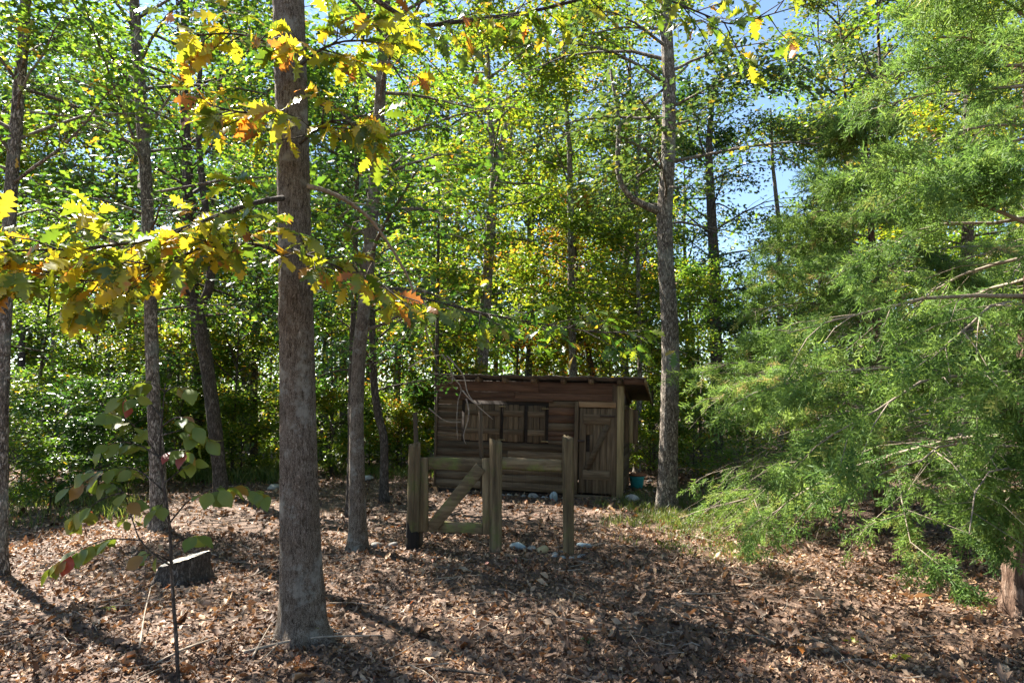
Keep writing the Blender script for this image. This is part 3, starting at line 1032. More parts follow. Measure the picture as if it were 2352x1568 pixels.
rock('stone', 'pale blue-grey angular stone between the middle and right posts', 1190, 1262, 44, BLUESTONE, 31)
rock('stone', 'small whitish stone right of the blue-grey one', 1222, 1264, 26, STONE, 32)
rock('stone', 'tan mossy stone close to the right post', 1246, 1268, 40, TANSTONE, 36)
rock('stone', 'flat grey stone to the right of the right post', 1341, 1256, 40, BLUESTONE, 34, .3)
rock('stone', 'grey stone at the foot of the knotty trunk', 866, 1258, 32, STONE, 35)
rock('stone', 'small grey stone in leaves left of the left post', 905, 1256, 28, STONE, 38)
rock('stone', 'flat pale stone slab behind the knotty trunk', 845, 1104, 32, STONE, 37, .5)
rock('stone', 'dark flat stone beside the big foreground trunk', 628, 1124, 44, STONE, 39, .35)
rock('stone', 'upright whitish stone leaning on the shed foundation', 1272, 1150, 22, BLUESTONE, 41, 1.1)
rock('stone', 'rounded boulder at the right corner of the shed', 1452, 1152, 40, STONE, 43, .5)
rock('stone', 'white stone in grass beside the teal tub', 1492, 1108, 18, STONE, 44, .5)
ring = thing('stone_ring', br, 'ring of half buried stones round the foot of the right post', 'edging')
for k in range(9):
    a = k / 9 * 2 * math.pi
    m = rock_mb(.055, 60 + k, .45)
    o = m.obj('stone', STONE, ring)
    o.location = (.16 * math.cos(a), .16 * math.sin(a), .0)
    o.rotation_euler = (0, 0, k * 1.3)

# stump
sb = G(388, 1348)
stump = thing('tree_stump', (sb[0], sb[1] + .25, sb[2]), 'low wide sawn stump with dark bark among the leaves', 'stump')
m = MB()
n, sides = 14, 40
zz = np.linspace(-.05, .195, n)
th = np.linspace(0, 2 * np.pi, sides, endpoint=False)
pf = bark_prof(n, sides, .02, 13, .05, 9)
rad = .215 + .06 * np.exp(-np.maximum(zz, 0) / .07)[:, None] * (1 + .5 * np.sin(5 * th[None] + 1))
rad = rad * pf
rad[:, :] += .01 * np.sin(3 * th)[None]
slope = .06 * np.cos(th)
v = np.stack([rad * np.cos(th)[None], rad * np.sin(th)[None], zz[:, None] + slope[None] * np.clip(zz / .2, 0, 1)[:, None]], -1)
i = np.arange(n - 1)[:, None] * sides
j = np.arange(sides)[None]
j2 = (j + 1) % sides
m.add(v.reshape(-1, 3), quads=np.stack([i + j, i + j2, i + sides + j2, i + sides + j], -1).reshape(-1, 4))
m.obj('stump_bark', BARKD, stump)
m = MB()
r2 = rad[-1] * .97
rings = [np.array([[0, 0, .197]])] + [np.stack([r2 * f * np.cos(th), r2 * f * np.sin(th), .197 + slope * f + rw.normal(0, .003, sides)], -1) for f in (.4, .75, 1.0)]
v = np.vstack(rings)
t = [[0, 1 + k, 1 + (k + 1) % sides] for k in range(sides)]
q = [[1 + a * sides + k, 1 + (a + 1) * sides + k, 1 + (a + 1) * sides + (k + 1) % sides, 1 + a * sides + (k + 1) % sides] for a in range(2) for k in range(sides)]
m.add(v, tris=t, quads=q)
m.obj('cut_face', CUT, stump)

# teal tub
tp = G(1463, 1122)
tub = thing('garden_tub', tp, 'teal plastic tub with a rusty brown lid beside the shed', 'tub')
m = MB()
zz = [0, .02, .22, .25, .25, .23]
rr_ = [.10, .115, .15, .165, .145, .14]
m.tube([[0, 0, z] for z in zz], rr_, 22)
m.obj('tub_body', TEAL, tub, smooth=True)
m = MB()
m.tube([[0.02, 0, z] for z in (.262, .27, .30, .305)], [.16, .18, .17, .05], 20)
m.obj('lid', RUST, tub, smooth=True)

# ------------------------------------------------------------------ the marked trees
oak, oq, orr, ob = place_tree('oak_tree', 'big rough barked oak in the foreground with a long leafy bough to its left',
    [(698, 1468, 112), (696, 1435, 102), (691, 1300, 91), (686, 1100, 82), (683, 900, 78), (678, 600, 74), (672, 300, 73), (662, 0, 73), (655, -200, 72)],
    bark=BARK, leaf=YELLOW, crown=dict(lo=6.6, hi=11, rad=3.0, limbs=16, twigs=6, leaves=900, size=.15, tmpl=(OAKS_V, OAKS_T), bark_r=.05, twig_tubes=False, spread=.22),
    sides=72, amp=.035, extend=(9, .05, .05), knots=5, step=.03, seed=4, flare=1.6)
t2, q2, r2_, b2 = place_tree('oak_tree', 'slender knotty trunk behind the big oak, left of the gate',
    [(822, 1262, 50), (822, 1215, 40), (820, 1100, 35), (819, 950, 30), (825, 800, 30), (842, 660, 29), (858, 450, 28), (868, 300, 26), (880, 100, 23), (893, -100, 20)],
    bark=BARK, leaf=GREEN, crown=dict(lo=2.4, hi=8, rad=2.6, limbs=30, twigs=7, leaves=6000, size=.11, tmpl=(OAKS_V, OAKS_T), bark_r=.03, spread=.16),
    sides=40, amp=.05, extend=(5, .08, 0), knots=12, step=.05, seed=5)
place_tree('oak_tree', 'straight grey trunk behind the stump on the left',
    [(367, 1217, 46), (366, 1180, 38), (362, 1080, 33), (352, 900, 28), (347, 750, 28), (345, 650, 26), (338, 450, 26), (325, 250, 26), (312, 60, 24), (300, -120, 20)],
    bark=BARK2, leaf=GREEN, crown=dict(lo=2.8, hi=9.0, rad=2.8, limbs=32, twigs=7, leaves=5200, size=.11, tmpl=(OAKS_V, OAKS_T), bark_r=.024, spread=.17), sides=30, extend=(6, -.05, 0), knots=6, step=.06, seed=6)
place_tree('oak_tree', 'dark leaning trunk that forks into two above the clearing on the left',
    [(511, 1140, 38), (504, 1080, 30), (490, 950, 30), (474, 830, 29), (458, 740, 30), (447, 700, 28), (430, 668, 26), (427, 600, 24), (431, 400, 22), (422, 200, 20), (425, 0, 18), (430, -100, 14)],
    bark=BARKD, leaf=DARK, forks=([(450, 712, 22), (476, 688, 22), (486, 640, 20), (478, 520, 17), (462, 400, 15), (452, 250, 12), (470, 50, 8)],),
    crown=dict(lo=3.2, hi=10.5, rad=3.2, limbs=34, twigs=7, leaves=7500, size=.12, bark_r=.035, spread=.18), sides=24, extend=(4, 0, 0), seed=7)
place_tree('oak_tree', 'trunk at the left edge of the clearing, leaning right as it rises',
    [(0, 1318, 34), (2, 1200, 27), (4, 1000, 25), (9, 800, 26), (17, 600, 27), (24, 450, 27), (40, 250, 25), (55, 80, 23), (62, -60, 20)],
    bark=BARK2, leaf=GREEN, crown=dict(lo=3.0, hi=6.2, rad=2.2, limbs=18, twigs=7, leaves=1900, size=.115, clump=1.2, tmpl=(OAKS_V, OAKS_T), bark_r=.022, spread=.17), sides=28, extend=(6, .1, 0), knots=5, step=.06, seed=8)
place_tree('young_tree', 'dark crooked trunk standing between the knotty trunk and the gate',
    [(883, 1152, 24), (882, 1080, 19), (883, 1000, 18), (868, 955, 18), (858, 880, 17), (855, 760, 16), (850, 600, 14), (845, 400, 12), (850, 250, 8)],
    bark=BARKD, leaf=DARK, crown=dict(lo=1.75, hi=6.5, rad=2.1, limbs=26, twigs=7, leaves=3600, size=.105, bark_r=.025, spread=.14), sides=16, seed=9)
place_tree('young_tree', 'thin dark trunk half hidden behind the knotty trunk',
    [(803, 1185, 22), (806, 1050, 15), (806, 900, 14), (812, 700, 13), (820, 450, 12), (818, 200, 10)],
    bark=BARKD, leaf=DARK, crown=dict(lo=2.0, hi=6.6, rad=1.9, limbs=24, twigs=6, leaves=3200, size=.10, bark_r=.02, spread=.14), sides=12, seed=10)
t8, q8, r8, b8 = place_tree('oak_tree', 'tall lichen spotted trunk right of the shed with a crooked elbow branch',
    [(1531, 1167, 52), (1533, 1120, 44), (1536, 1000, 40), (1540, 850, 40), (1538, 740, 38), (1530, 620, 36), (1526, 500, 36), (1535, 350, 32), (1538, 200, 30), (1530, 60, 28), (1528, -60, 24)],
    bark=BARK2, leaf=GREYGREEN,
    forks=([(1516, 486, 20), (1480, 473, 17), (1445, 457, 14), (1425, 430, 13), (1415, 380, 12), (1420, 330, 11), (1424, 285, 11), (1412, 220, 8), (1402, 160, 6)], [(1424, 288, 8), (1455, 262, 8), (1490, 234, 7), (1526, 205, 6), (1580, 150, 5)]),
    crown=dict(lo=4.6, hi=10.5, rad=3.2, limbs=30, twigs=7, leaves=7500, size=.12, bark_r=.035, spread=.19), sides=40, amp=.05, extend=(6, .03, 0), knots=8, step=.05, seed=11)
place_tree('oak_tree', 'pale trunk rising behind the shed roof and forking high up',
    [(1098, 1085, 32), (1106, 870, 27), (1117, 680, 25), (1128, 500, 24), (1137, 400, 20), (1130, 320, 16), (1124, 250, 12), (1118, 60, 8)], d=16, bark=BARK2, leaf=YELLOW, extend=(3, 0, 0),
    forks=([(1136, 410, 15), (1152, 330, 13), (1166, 270, 10)], [(1136, 400, 10), (1165, 350, 9), (1180, 280, 7)]),
    crown=dict(lo=4.2, hi=13, rad=3.2, limbs=34, twigs=7, leaves=15000, size=.13, bark_r=.035, spread=.2), sides=20, seed=12)
place_tree('young_tree', 'straight brown trunk behind the middle of the shed roof',
    [(1320, 1080, 22), (1316, 870, 18), (1312, 650, 16), (1310, 450, 15), (1308, 340, 12), (1295, 180, 8)], d=17, bark=BARK2, leaf=YELLOW, extend=(3, 0, 0),
    crown=dict(lo=2.8, hi=13, rad=3.0, limbs=36, twigs=7, leaves=15000, size=.13, bark_r=.025, spread=.19), sides=14, seed=13)
place_tree('young_tree', 'slim pale stem beside the right end of the shed',
    [(1462, 1087, 17), (1466, 980, 14), (1470, 870, 11), (1466, 650, 9), (1462, 450, 8), (1470, 250, 6)], bark=BARK2, leaf=YELLOW,
    crown=dict(lo=2.3, hi=8.5, rad=2.0, limbs=28, twigs=7, leaves=10000, size=.12, bark_r=.02, spread=.18, tone=(.62, .2)), sides=12, seed=14)
place_tree('oak_tree', 'ragged dark tree beside the open patch of blue sky',
    [(1645, 1030, 32), (1645, 800, 27), (1640, 600, 25), (1632, 450, 20), (1628, 330, 15), (1640, 180, 9)], d=23, bark=BARKD, leaf=DARK,
    crown=dict(lo=3.5, hi=13, rad=3.0, limbs=30, twigs=7, leaves=10000, size=.15, bark_r=.04, spread=.22), sides=12, seed=15)
place_tree('young_tree', 'dark stem leaning left above the shed roof',
    [(1378, 1045, 20), (1362, 860, 15), (1340, 760, 12), (1325, 640, 9), (1318, 520, 6)], d=19, bark=BARKD, leaf=YELLOW,
    crown=dict(lo=2.0, hi=7.0, rad=2.2, limbs=24, twigs=6, leaves=9000, size=.13, bark_r=.02, spread=.2, tone=(.7, .2)), sides=10, seed=16)
place_tree('young_tree', 'thin straight sapling above the left end of the shed roof',
    [(1003, 1090, 13), (1003, 870, 10), (1005, 700, 8), (1008, 480, 6), (1010, 330, 4)], d=15, bark=BARKD, leaf=GREEN,
    crown=dict(lo=2.5, hi=7.4, rad=1.7, limbs=26, twigs=6, leaves=8000, size=.12, bark_r=.016, spread=.17), sides=9, seed=17)
place_tree('young_tree', 'black stem close beside the leaning forked trunk',
    [(458, 1092, 28), (456, 950, 24), (450, 800, 20), (446, 600, 16), (440, 350, 12)], bark=BARKD, leaf=DARK,
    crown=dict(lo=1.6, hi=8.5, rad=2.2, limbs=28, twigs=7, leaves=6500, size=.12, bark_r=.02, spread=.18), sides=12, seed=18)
place_tree('young_tree', 'dim stem in the shade between the forked trunk and the big oak',
    [(583, 1082, 20), (583, 900, 17), (590, 700, 14), (600, 450, 10)], bark=BARKD, leaf=GREEN,
    crown=dict(lo=1.4, hi=8.2, rad=2.3, limbs=28, twigs=7, leaves=6500, size=.12, bark_r=.02, spread=.18), sides=10, seed=19)
place_tree('oak_tree', 'tall straight trunk rising behind the cedars on the right',
    [(2212, 1085, 30), (2220, 700, 26), (2224, 400, 25), (2228, 100, 22), (2232, -80, 16)], d=14.5, bark=BARKD, leaf=YELLOW,
    crown=dict(lo=4.0, hi=11, rad=3.2, limbs=30, twigs=7, leaves=13000, size=.13, bark_r=.035, spread=.2), sides=14, extend=(4, 0, 0), seed=20)
place_tree('young_tree', 'thin pale stem right of the open patch of sky',
    [(1792, 1035, 16), (1792, 700, 13), (1790, 520, 11), (1775, 380, 8), (1770, 250, 4)], d=24, bark=BARK2, leaf=GREYGREEN,
    crown=dict(lo=2.5, hi=8.6, rad=1.7, limbs=24, twigs=6, leaves=2400, size=.14, bark_r=.02, spread=.2), sides=8, seed=21)

# ------------------------------------------------------------------ cedars
def cedar(label, base, height, rad, lo, seed, r0, limbs, twigs, sprigs, size, lean=(0, 0), side=None, rise=.05, droop=.25):
    root = thing('cedar_tree', base, label, 'tree', 'cedar trees on the right')
    z = np.array([-.05, .05, .2, .6, 1.2, 2, 3, 4.5, 6, 8, 10])
    z = np.append(z[z < height * .95], height)
    rng = np.random.default_rng(seed)
    w = np.stack([lean[0] * z + rng.normal(0, .02, len(z)), lean[1] * z + rng.normal(0, .02, len(z)), z], -1)
    q, r = smooth_path(w, r0 * (1 - .93 * z / height), .05)
    m = MB()
    pf = bark_prof(len(q), 30, .05, 9, .15, seed, 6)
    th = np.linspace(0, 2 * np.pi, 30, endpoint=False)[None]
    pf *= 1 + np.exp(-np.maximum(q[:, 2:3], 0) / .12) * (.35 + .4 * np.sin(4 * th))
    m.tube(q, r, 30, prof=pf)
    m.obj('trunk', CEDBARK, root, smooth=True)
    wmb, lmb = grow(q, lo, height * .97, rad, limbs, twigs, sprigs, size, seed, bark_r=.022, tmpl=(SPRIG_V, SPRIG_T), rise=rise, droop=droop, spread=.035, hang=.55, flat=.3, shape='cone', side=side, clump=.8)
    wmb.obj('branches', TWIG, root, smooth=True, kind='stuff')
    lmb.obj('crown', CEDAR, root, kind='stuff')
    return root, q


ca = G(2336, 1412)
cedA, qa = cedar('cedar with a shaggy reddish trunk at the right edge of the clearing', ca, 9, 2.15, 1.0, 71, .10, 50, 10, 3900, .26, lean=(.12, .0), side=(math.pi + .2, .5))
cb = P(2030, 1200, 9.2)
cb[2] = 0
cedB, qb = cedar('broad drooping cedar in the middle of the right side, reaching the ground', cb, 6.2, 3.1, .35, 72, .10, 70, 11, 8200, .25, side=(math.pi + .7, .3), rise=.02)
cc = P(2420, 1150, 10.5)
cc[2] = 0
cedar('dense cedar farther back at the right edge of the picture', cc, 8.0, 3.2, .9, 73, .11, 44, 9, 3400, .32)

for root_, q_, lo_, hi_, sd_, n_ in ((cedA, qa, 1.1, 2.6, 171, 9), (cedB, qb, .5, 3.0, 172, 26)):
    wm_, _l = grow(q_, lo_, hi_, 1.7 if sd_ == 171 else 2.9, n_, 12, 4, .02, sd_, bark_r=.008, rise=.15, droop=.3, hang=.5, shape='cone', side=(math.pi + .6, .6))
    wm_.obj('dead_limbs', TWIG, root_, smooth=True, kind='stuff')

wm_, lm_ = grow(qa, .95, 2.5, 1.0, 18, 8, 950, .24, 175, bark_r=.012, tmpl=(SPRIG_V, SPRIG_T), rise=.0, droop=.35, spread=.03, hang=.7, flat=.3, shape='cone', side=(-math.pi / 2 - .5, .85), clump=.5)
wm_.obj('low_boughs', TWIG, cedA, smooth=True, kind='stuff')
lm_.obj('drooping_foliage', CEDAR, cedA, kind='stuff')

# ------------------------------------------------------------------ oak boughs with their leaves
oak_me = []
for k, (tv, tt) in enumerate(OAK_SHAPES):
    m = MB()
    m.add(tv, tris=tt)
    oak_me.append(m.mesh('leaf', OAKLEAF, smooth=True))
rl = np.random.default_rng(23)
LEAFCOUNT = [0]


def leaf_rot(d, nrm):
    x = d / np.linalg.norm(d)
    z = nrm - x * (nrm @ x)
    z /= np.linalg.norm(z)
    y = np.cross(z, x)
    return Matrix(((x[0], y[0], z[0]), (x[1], y[1], z[1]), (x[2], y[2], z[2]))).to_euler()


def bough(root, base, pts, r0, n_leaf, twigs, spread=.20, size=.15, tw_len=.32, up=.0, meshes=oak_me, bark=BARKD, crown_mb=None, n_extra=0, down=.25, label=None, name='bough'):
    w = np.array([P(x, y, d) for x, y, d in pts])
    q, r = smooth_path(w, np.linspace(r0, .004, len(w)), .05)
    m = MB()
    m.tube(q - base, r, 7)
    tws = []
    for k in range(twigs):
        s = .12 + .88 * (k + rl.uniform()) / twigs
        p = along(q, s)
        ld = along(q, min(1, s + .04)) - along(q, max(0, s - .06))
        ld /= np.linalg.norm(ld) + 1e-9
        lat = np.cross(ld, [0, 0, 1]) * (1 if k % 2 else -1)
        td = ld * rl.uniform(.3, .9) + lat * rl.uniform(.3, 1.0) + np.array([0, 0, rl.normal(up, .3)])
        td /= np.linalg.norm(td)
        tl = tw_len * rl.uniform(.6, 1.3)
        e = p + td * tl
        m.tube(np.array([p, (p + e) / 2 + rl.normal(0, .01, 3), e]) - base, [.006, .004, .0025], 4, cap=False)
        tws.append((p, td, tl))
    b = m.obj(name, bark, root, smooth=True)
    if label:
        b['label'] = label
    ext = [[], [], [], []]
    for k in range(n_leaf + n_extra):
        p, td, tl = tws[int(rl.integers(len(tws)))]
        s = rl.uniform(.15, 1.0) if rl.uniform() < .5 else rl.uniform(.8, 1.05)
        pos = p + td * tl * s - base
        d = td * .6 + rl.normal(0, .6, 3) * np.array([1, 1, .5]) + np.array([0, 0, -down])
        nr = np.array([0, 0, .8]) + rl.normal(0, .5, 3)
        sz = size * rl.uniform(.7, 1.25)
        d /= np.linalg.norm(d)
        pos = pos + d * sz * .2
        if k < n_leaf:
            o = bpy.data.objects.new('leaf', meshes[int(rl.integers(len(meshes)))])
            COL.objects.link(o)
            o.parent = b
            o.location = pos
            o.rotation_euler = leaf_rot(d, nr)
            o.scale = (sz, sz, sz)
            LEAFCOUNT[0] += 1
        else:
            for e_, q_ in zip(ext, (pos, d, nr, sz)):
                e_.append(q_)
    if crown_mb is not None and n_extra:
        tv, tt = OAK_SHAPES[int(rl.integers(6))]
        crown_mb.leaves(tv, tt, np.array(ext[0]), np.array(ext[1]), np.array(ext[2]), np.array(ext[3]), rl.uniform(0, 1, n_extra))
    return b


xm = MB()
bough(oak, ob, [(650, 455, 4.80), (600, 462, 4.6), (540, 480, 4.45), (450, 515, 4.3), (330, 555, 4.15), (180, 572, 4.05), (40, 575, 3.95), (-80, 590, 3.9)], .022, 88, 34, crown_mb=xm, n_extra=270, tw_len=.44, label='long sunlit bough reaching left with yellow and orange leaves')
bough(oak, ob, [(655, 590, 4.80), (600, 560, 4.5), (500, 562, 4.3), (400, 590, 4.2), (280, 640, 4.1), (130, 650, 4.05)], .014, 44, 24, crown_mb=xm, n_extra=150, tw_len=.36)
bough(oak, ob, [(672, 570, 4.78), (690, 580, 4.5), (740, 596, 4.4), (800, 625, 4.45), (870, 650, 4.5), (920, 680, 4.55)], .010, 44, 16, crown_mb=xm, n_extra=50, tw_len=.28)
bough(oak, ob, [(650, 255, 4.80), (590, 262, 4.55), (520, 255, 4.45), (470, 235, 4.4)], .012, 30, 12, crown_mb=xm, n_extra=50, tw_len=.30)
bough(oak, ob, [(646, 120, 4.82), (590, 85, 4.5), (520, 75, 4.4), (430, 85, 4.35)], .012, 30, 12, crown_mb=xm, n_extra=50, tw_len=.30)
bough(oak, ob, [(690, 330, 4.82), (730, 290, 4.55), (770, 270, 4.5), (830, 290, 4.5)], .012, 28, 12, crown_mb=xm, n_extra=60, tw_len=.34)
bough(oak, ob, [(690, 150, 4.84), (740, 110, 4.55), (800, 90, 4.5), (880, 100, 4.5)], .012, 26, 14, crown_mb=xm, n_extra=90, tw_len=.36)
xm.obj('leaves', leaf_mat('oak_leaf_mass', [(0.0, (0.07, 0.115, 0.014)), (0.3, (0.17, 0.20, 0.018)), (0.55, (0.32, 0.30, 0.02)), (0.78, (0.42, 0.31, 0.022)), (0.88, (0.34, 0.13, 0.02)), (1.0, (0.17, 0.055, 0.03))], trans=.45, tgain=1.9, rough=.34, spec=.55), oak, kind='stuff')
# long bough from the top of the oak, across the top of the view
xm2 = MB()
bough(oak, ob, [(668, -60, 4.85), (800, -40, 5.0), (960, 62, 5.3), (1100, 44, 5.4), (1210, 30, 5.5), (1330, 0, 5.5), (1460, -30, 5.4), (1560, 10, 5.3), (1680, 60, 5.3), (1850, 10, 5.2)], .024, 0, 44, crown_mb=xm2, n_extra=240, tw_len=.42, size=.13, label='high bough crossing the top of the view')
xm2.obj('leaves', YELLOW, oak, kind='stuff')
# dark shaded bough of the knotty tree hanging in front of the wood above the shed
xm3 = MB()
bough(t2, b2, [(845, 640, 7.75), (900, 665, 7.5), (1000, 692, 7.2), (1110, 720, 7.0), (1230, 742, 6.8), (1340, 760, 6.7), (1440, 765, 6.6)], .020, 0, 40, crown_mb=xm3, n_extra=230, tw_len=.65, size=.125, label='low shaded bough stretching right above the shed')
xm3.obj('leaves', GREEN, t2, kind='stuff')
# dead bough of the oak, its bare twigs hanging in front of the shed
dead = [(708, 428, 4.83), (745, 436, 5.0), (800, 462, 5.3), (850, 500, 5.6), (900, 570, 5.9), (940, 640, 6.2), (965, 720, 6.4), (985, 780, 6.6), (1005, 830, 6.8)]
w = np.array([P(*k) for k in dead])
q, r = smooth_path(w, np.linspace(.020, .006, len(w)), .06)
m = MB()
m.tube(q - ob, r, 7)
db = m.obj('dead_bough', TWIG, oak, smooth=True)
db['label'] = 'bare dead bough hanging right and down over the shed'


def r3(x, y, d=6.85):
    return P((1150 + x * .41455) * .7656, (1050 + y * .41455) * .7656, d)


tw = [[(430, 30), (480, 120), (500, 200), (560, 250), (572, 290), (540, 350), (530, 520), (537, 645)], [(572, 290), (620, 352), (690, 408), (722, 378)], [(460, 40), (560, 150), (590, 200), (602, 300), (635, 355), (690, 410), (740, 455), (792, 500)],
      [(600, 350), (622, 440), (612, 520), (580, 600), (574, 640), (600, 682)], [(330, 420), (370, 455), (420, 500), (480, 525), (560, 520)], [(500, 200), (505, 260), (470, 230)], [(180, 130), (300, 60), (430, 30)]]
for t_ in tw:
    pts = np.array([r3(*k) for k in t_])
    qq, rq = smooth_path(pts, np.linspace(.0085, .0035, len(pts)), .03)
    m = MB()
    m.tube(qq - ob, rq, 5)
    m.obj('twig', TWIG, db, smooth=True)
m = MB()
for _ in range(14):
    s = rl.uniform(.15, .9)
    p = along(q, s)
    d = rl.normal(0, 1, 3)
    d[2] = -abs(d[2]) * .6
    m.tube(np.array([p, p + d * .12, p + d * .12 + rl.normal(0, .06, 3) + [0, 0, -.1]]) - ob, [.004, .003, .002], 4, cap=False)
m.obj('twigs', TWIG, oak, kind='stuff')

# ------------------------------------------------------------------ dogwood sapling in front
db_ = P(412, 1640, 3.62)
db_[2] = hgt(db_[0], db_[1])
dog = thing('dogwood_sapling', db_, 'slim sapling in front with broad green and reddish leaves', 'sapling')
dog_me = []
for tv, tt in OVAL_SHAPES:
    m = MB()
    m.add(tv, tris=tt)
    dog_me.append(m.mesh('leaf', DOGLEAF, smooth=True))
m = MB()
stem = np.array([db_ - [0, 0, .03], P(410, 1568, 3.62), P(404, 1450, 3.62), P(398, 1380, 3.62), P(394, 1300, 3.62), P(390, 1200, 3.62), P(378, 1130, 3.62), P(366, 1050, 3.63), P(372, 960, 3.65), P(380, 880, 3.66)])
q, r = smooth_path(stem, np.array([.0105, .010, .0098, .009, .0085, .007, .0065, .0055, .0045, .003]), .03)
m.tube(q - db_, r, 9)
m.obj('stem', BARKD, dog, smooth=True)
dog_br = [([(394, 1300), (350, 1270), (320, 1240), (300, 1180), (285, 1130), (230, 1090), (160, 1120)], 12), ([(320, 1240), (250, 1235), (180, 1260), (120, 1300)], 12), ([(390, 1200), (430, 1150), (490, 1120), (550, 1115), (615, 1135)], 13),
          ([(366, 1050), (320, 1020), (270, 1010), (230, 1030)], 7), ([(372, 960), (340, 920), (300, 905), (262, 930)], 7), ([(372, 980), (410, 950), (440, 970), (470, 1010)], 8), ([(380, 900), (400, 880), (430, 890)], 5),
          ([(378, 1130), (330, 1085), (290, 1070), (200, 1085)], 9), ([(378, 1130), (380, 1150), (365, 1165)], 3), ([(394, 1290), (370, 1275), (345, 1265), (325, 1275)], 3), ([(394, 1260), (420, 1235), (455, 1225)], 3), ([(370, 1000), (420, 985), (465, 1000)], 7), ([(372, 1060), (330, 1000), (290, 960), (250, 945)], 8), ([(376, 1110), (420, 1075), (440, 1060)], 4), ([(285, 1130), (240, 1140), (205, 1165), (170, 1190)], 8), ([(380, 900), (350, 880), (320, 875)], 5), ([(366, 1050), (400, 1030), (430, 1035)], 5)]
for pts, nl in dog_br:
    nl = int(nl * 1.6)
    w = np.array([P(x, y, 3.62 + rl.uniform(-.12, .12) * min(1, k)) for k, (x, y) in enumerate(pts)])
    w[0] = P(pts[0][0], pts[0][1], 3.62)
    qq, rq = smooth_path(w, np.linspace(.005, .0015, len(w)), .03)
    m = MB()
    m.tube(qq - db_, rq, 5)
    b = m.obj('branch', BARKD, dog, smooth=True)
    for k in range(nl):
        s = .35 + .65 * (k + .7) / nl
        p = along(qq, s)
        ld = along(qq, min(1, s + .05)) - along(qq, s - .1)
        ld /= np.linalg.norm(ld) + 1e-9
        lat = np.cross(ld, [0, 0, 1]) * (1 if k % 2 else -1)
        d = ld * .6 + lat * .6 + rl.normal(0, .2, 3) + np.array([0, 0, -.55])
        d /= np.linalg.norm(d)
        sz = .086 * rl.uniform(.75, 1.25)
        o = bpy.data.objects.new('leaf', dog_me[int(rl.integers(4))])
        COL.objects.link(o)
        o.parent = b
        o.location = p - db_ + d * sz * .2
        o.rotation_euler = leaf_rot(d, np.array([0, -.5, .7]) + rl.normal(0, .35, 3))
        o.scale = (sz, sz, sz)

# ------------------------------------------------------------------ trees and bushes further back: a few grown forms, each copied
def proto(name, height, r0, lo, rad, limbs, twigs, leaves, size, seed, leaf, bark, **k):
    rng = np.random.default_rng(seed)
    z = np.linspace(0, height, 9)
    w = np.stack([np.cumsum(rng.normal(0, .06, 9)) * height / 12, np.cumsum(rng.normal(0, .06, 9)) * height / 12, z - .08], -1)
    q, r = smooth_path(w, r0 * (1 - .9 * z / height), .4)
    m = MB()
    m.tube(q, r, 9)
    wm, lm = grow(q, lo, height * .98, rad, limbs, twigs, leaves, size, seed, twig_tubes=False, **k)
    return m.mesh('trunk', bark, True), wm.mesh('branches', bark, True), lm.mesh('crown', leaf)


def copy_tree(pr_, name, label, loc, scale, rz, group, cat='tree'):
    t = thing(name, loc, label, cat, group, rz)
    t.scale = (scale, scale, scale)
    link('trunk', pr_[0], t)
    link('branches', pr_[1], t, 'stuff')
    link('crown', pr_[2], t, 'stuff')
    return t


TALL = [proto('tall', 15, .15, 3.2, 3.4, 34, 6, 10500, .15, 101, GREEN, BARKD, clump=1.4, bark_r=.05, spread=.26),
        proto('tall', 14, .13, 2.4, 3.2, 34, 6, 10500, .15, 102, YELLOW, BARK2, clump=1.4, bark_r=.05, spread=.26),
        proto('tall', 16, .15, 4.0, 3.5, 34, 6, 10500, .15, 103, GREYGREEN, BARKD, clump=1.4, bark_r=.05, spread=.26)]
MID = [proto('mid', 6.5, .06, .7, 2.0, 30, 6, 10000, .12, 111, GREEN, BARKD, clump=1.2, bark_r=.025, spread=.15, flat=1.1),
       proto('mid', 6.0, .05, .6, 2.1, 30, 6, 10000, .12, 112, YELLOW, BARKD, clump=1.2, bark_r=.025, spread=.15, flat=1.1),
       proto('mid', 7.0, .06, .8, 2.2, 30, 6, 10000, .12, 113, GREEN, BARKD, clump=1.2, bark_r=.025, spread=.17, flat=1.0)]
BUSH = [proto('bush', 1.7, .02, .12, 1.1, 24, 5, 4200, .085, 121, GREEN, BARKD, bark_r=.012, spread=.09, rise=.5),
        proto('bush', 1.5, .02, .10, 1.0, 24, 5, 4000, .08, 122, YELLOW, BARKD, bark_r=.012, spread=.09, rise=.5),
        proto('bush', 1.8, .02, .12, 1.2, 24, 5, 4200, .09, 123, DARK, BARKD, bark_r=.012, spread=.09, rise=.5)]
rb = np.random.default_rng(77)


def fill(protos, name, items, group, cat):
    for x, d, k, s, label in items:
        p = P(x, 924, d)
        copy_tree(protos[k], name, label, (p[0], p[1], 0 if d > 24 else hgt(p[0], p[1])), s, rb.uniform(0, 6.28), group, cat)


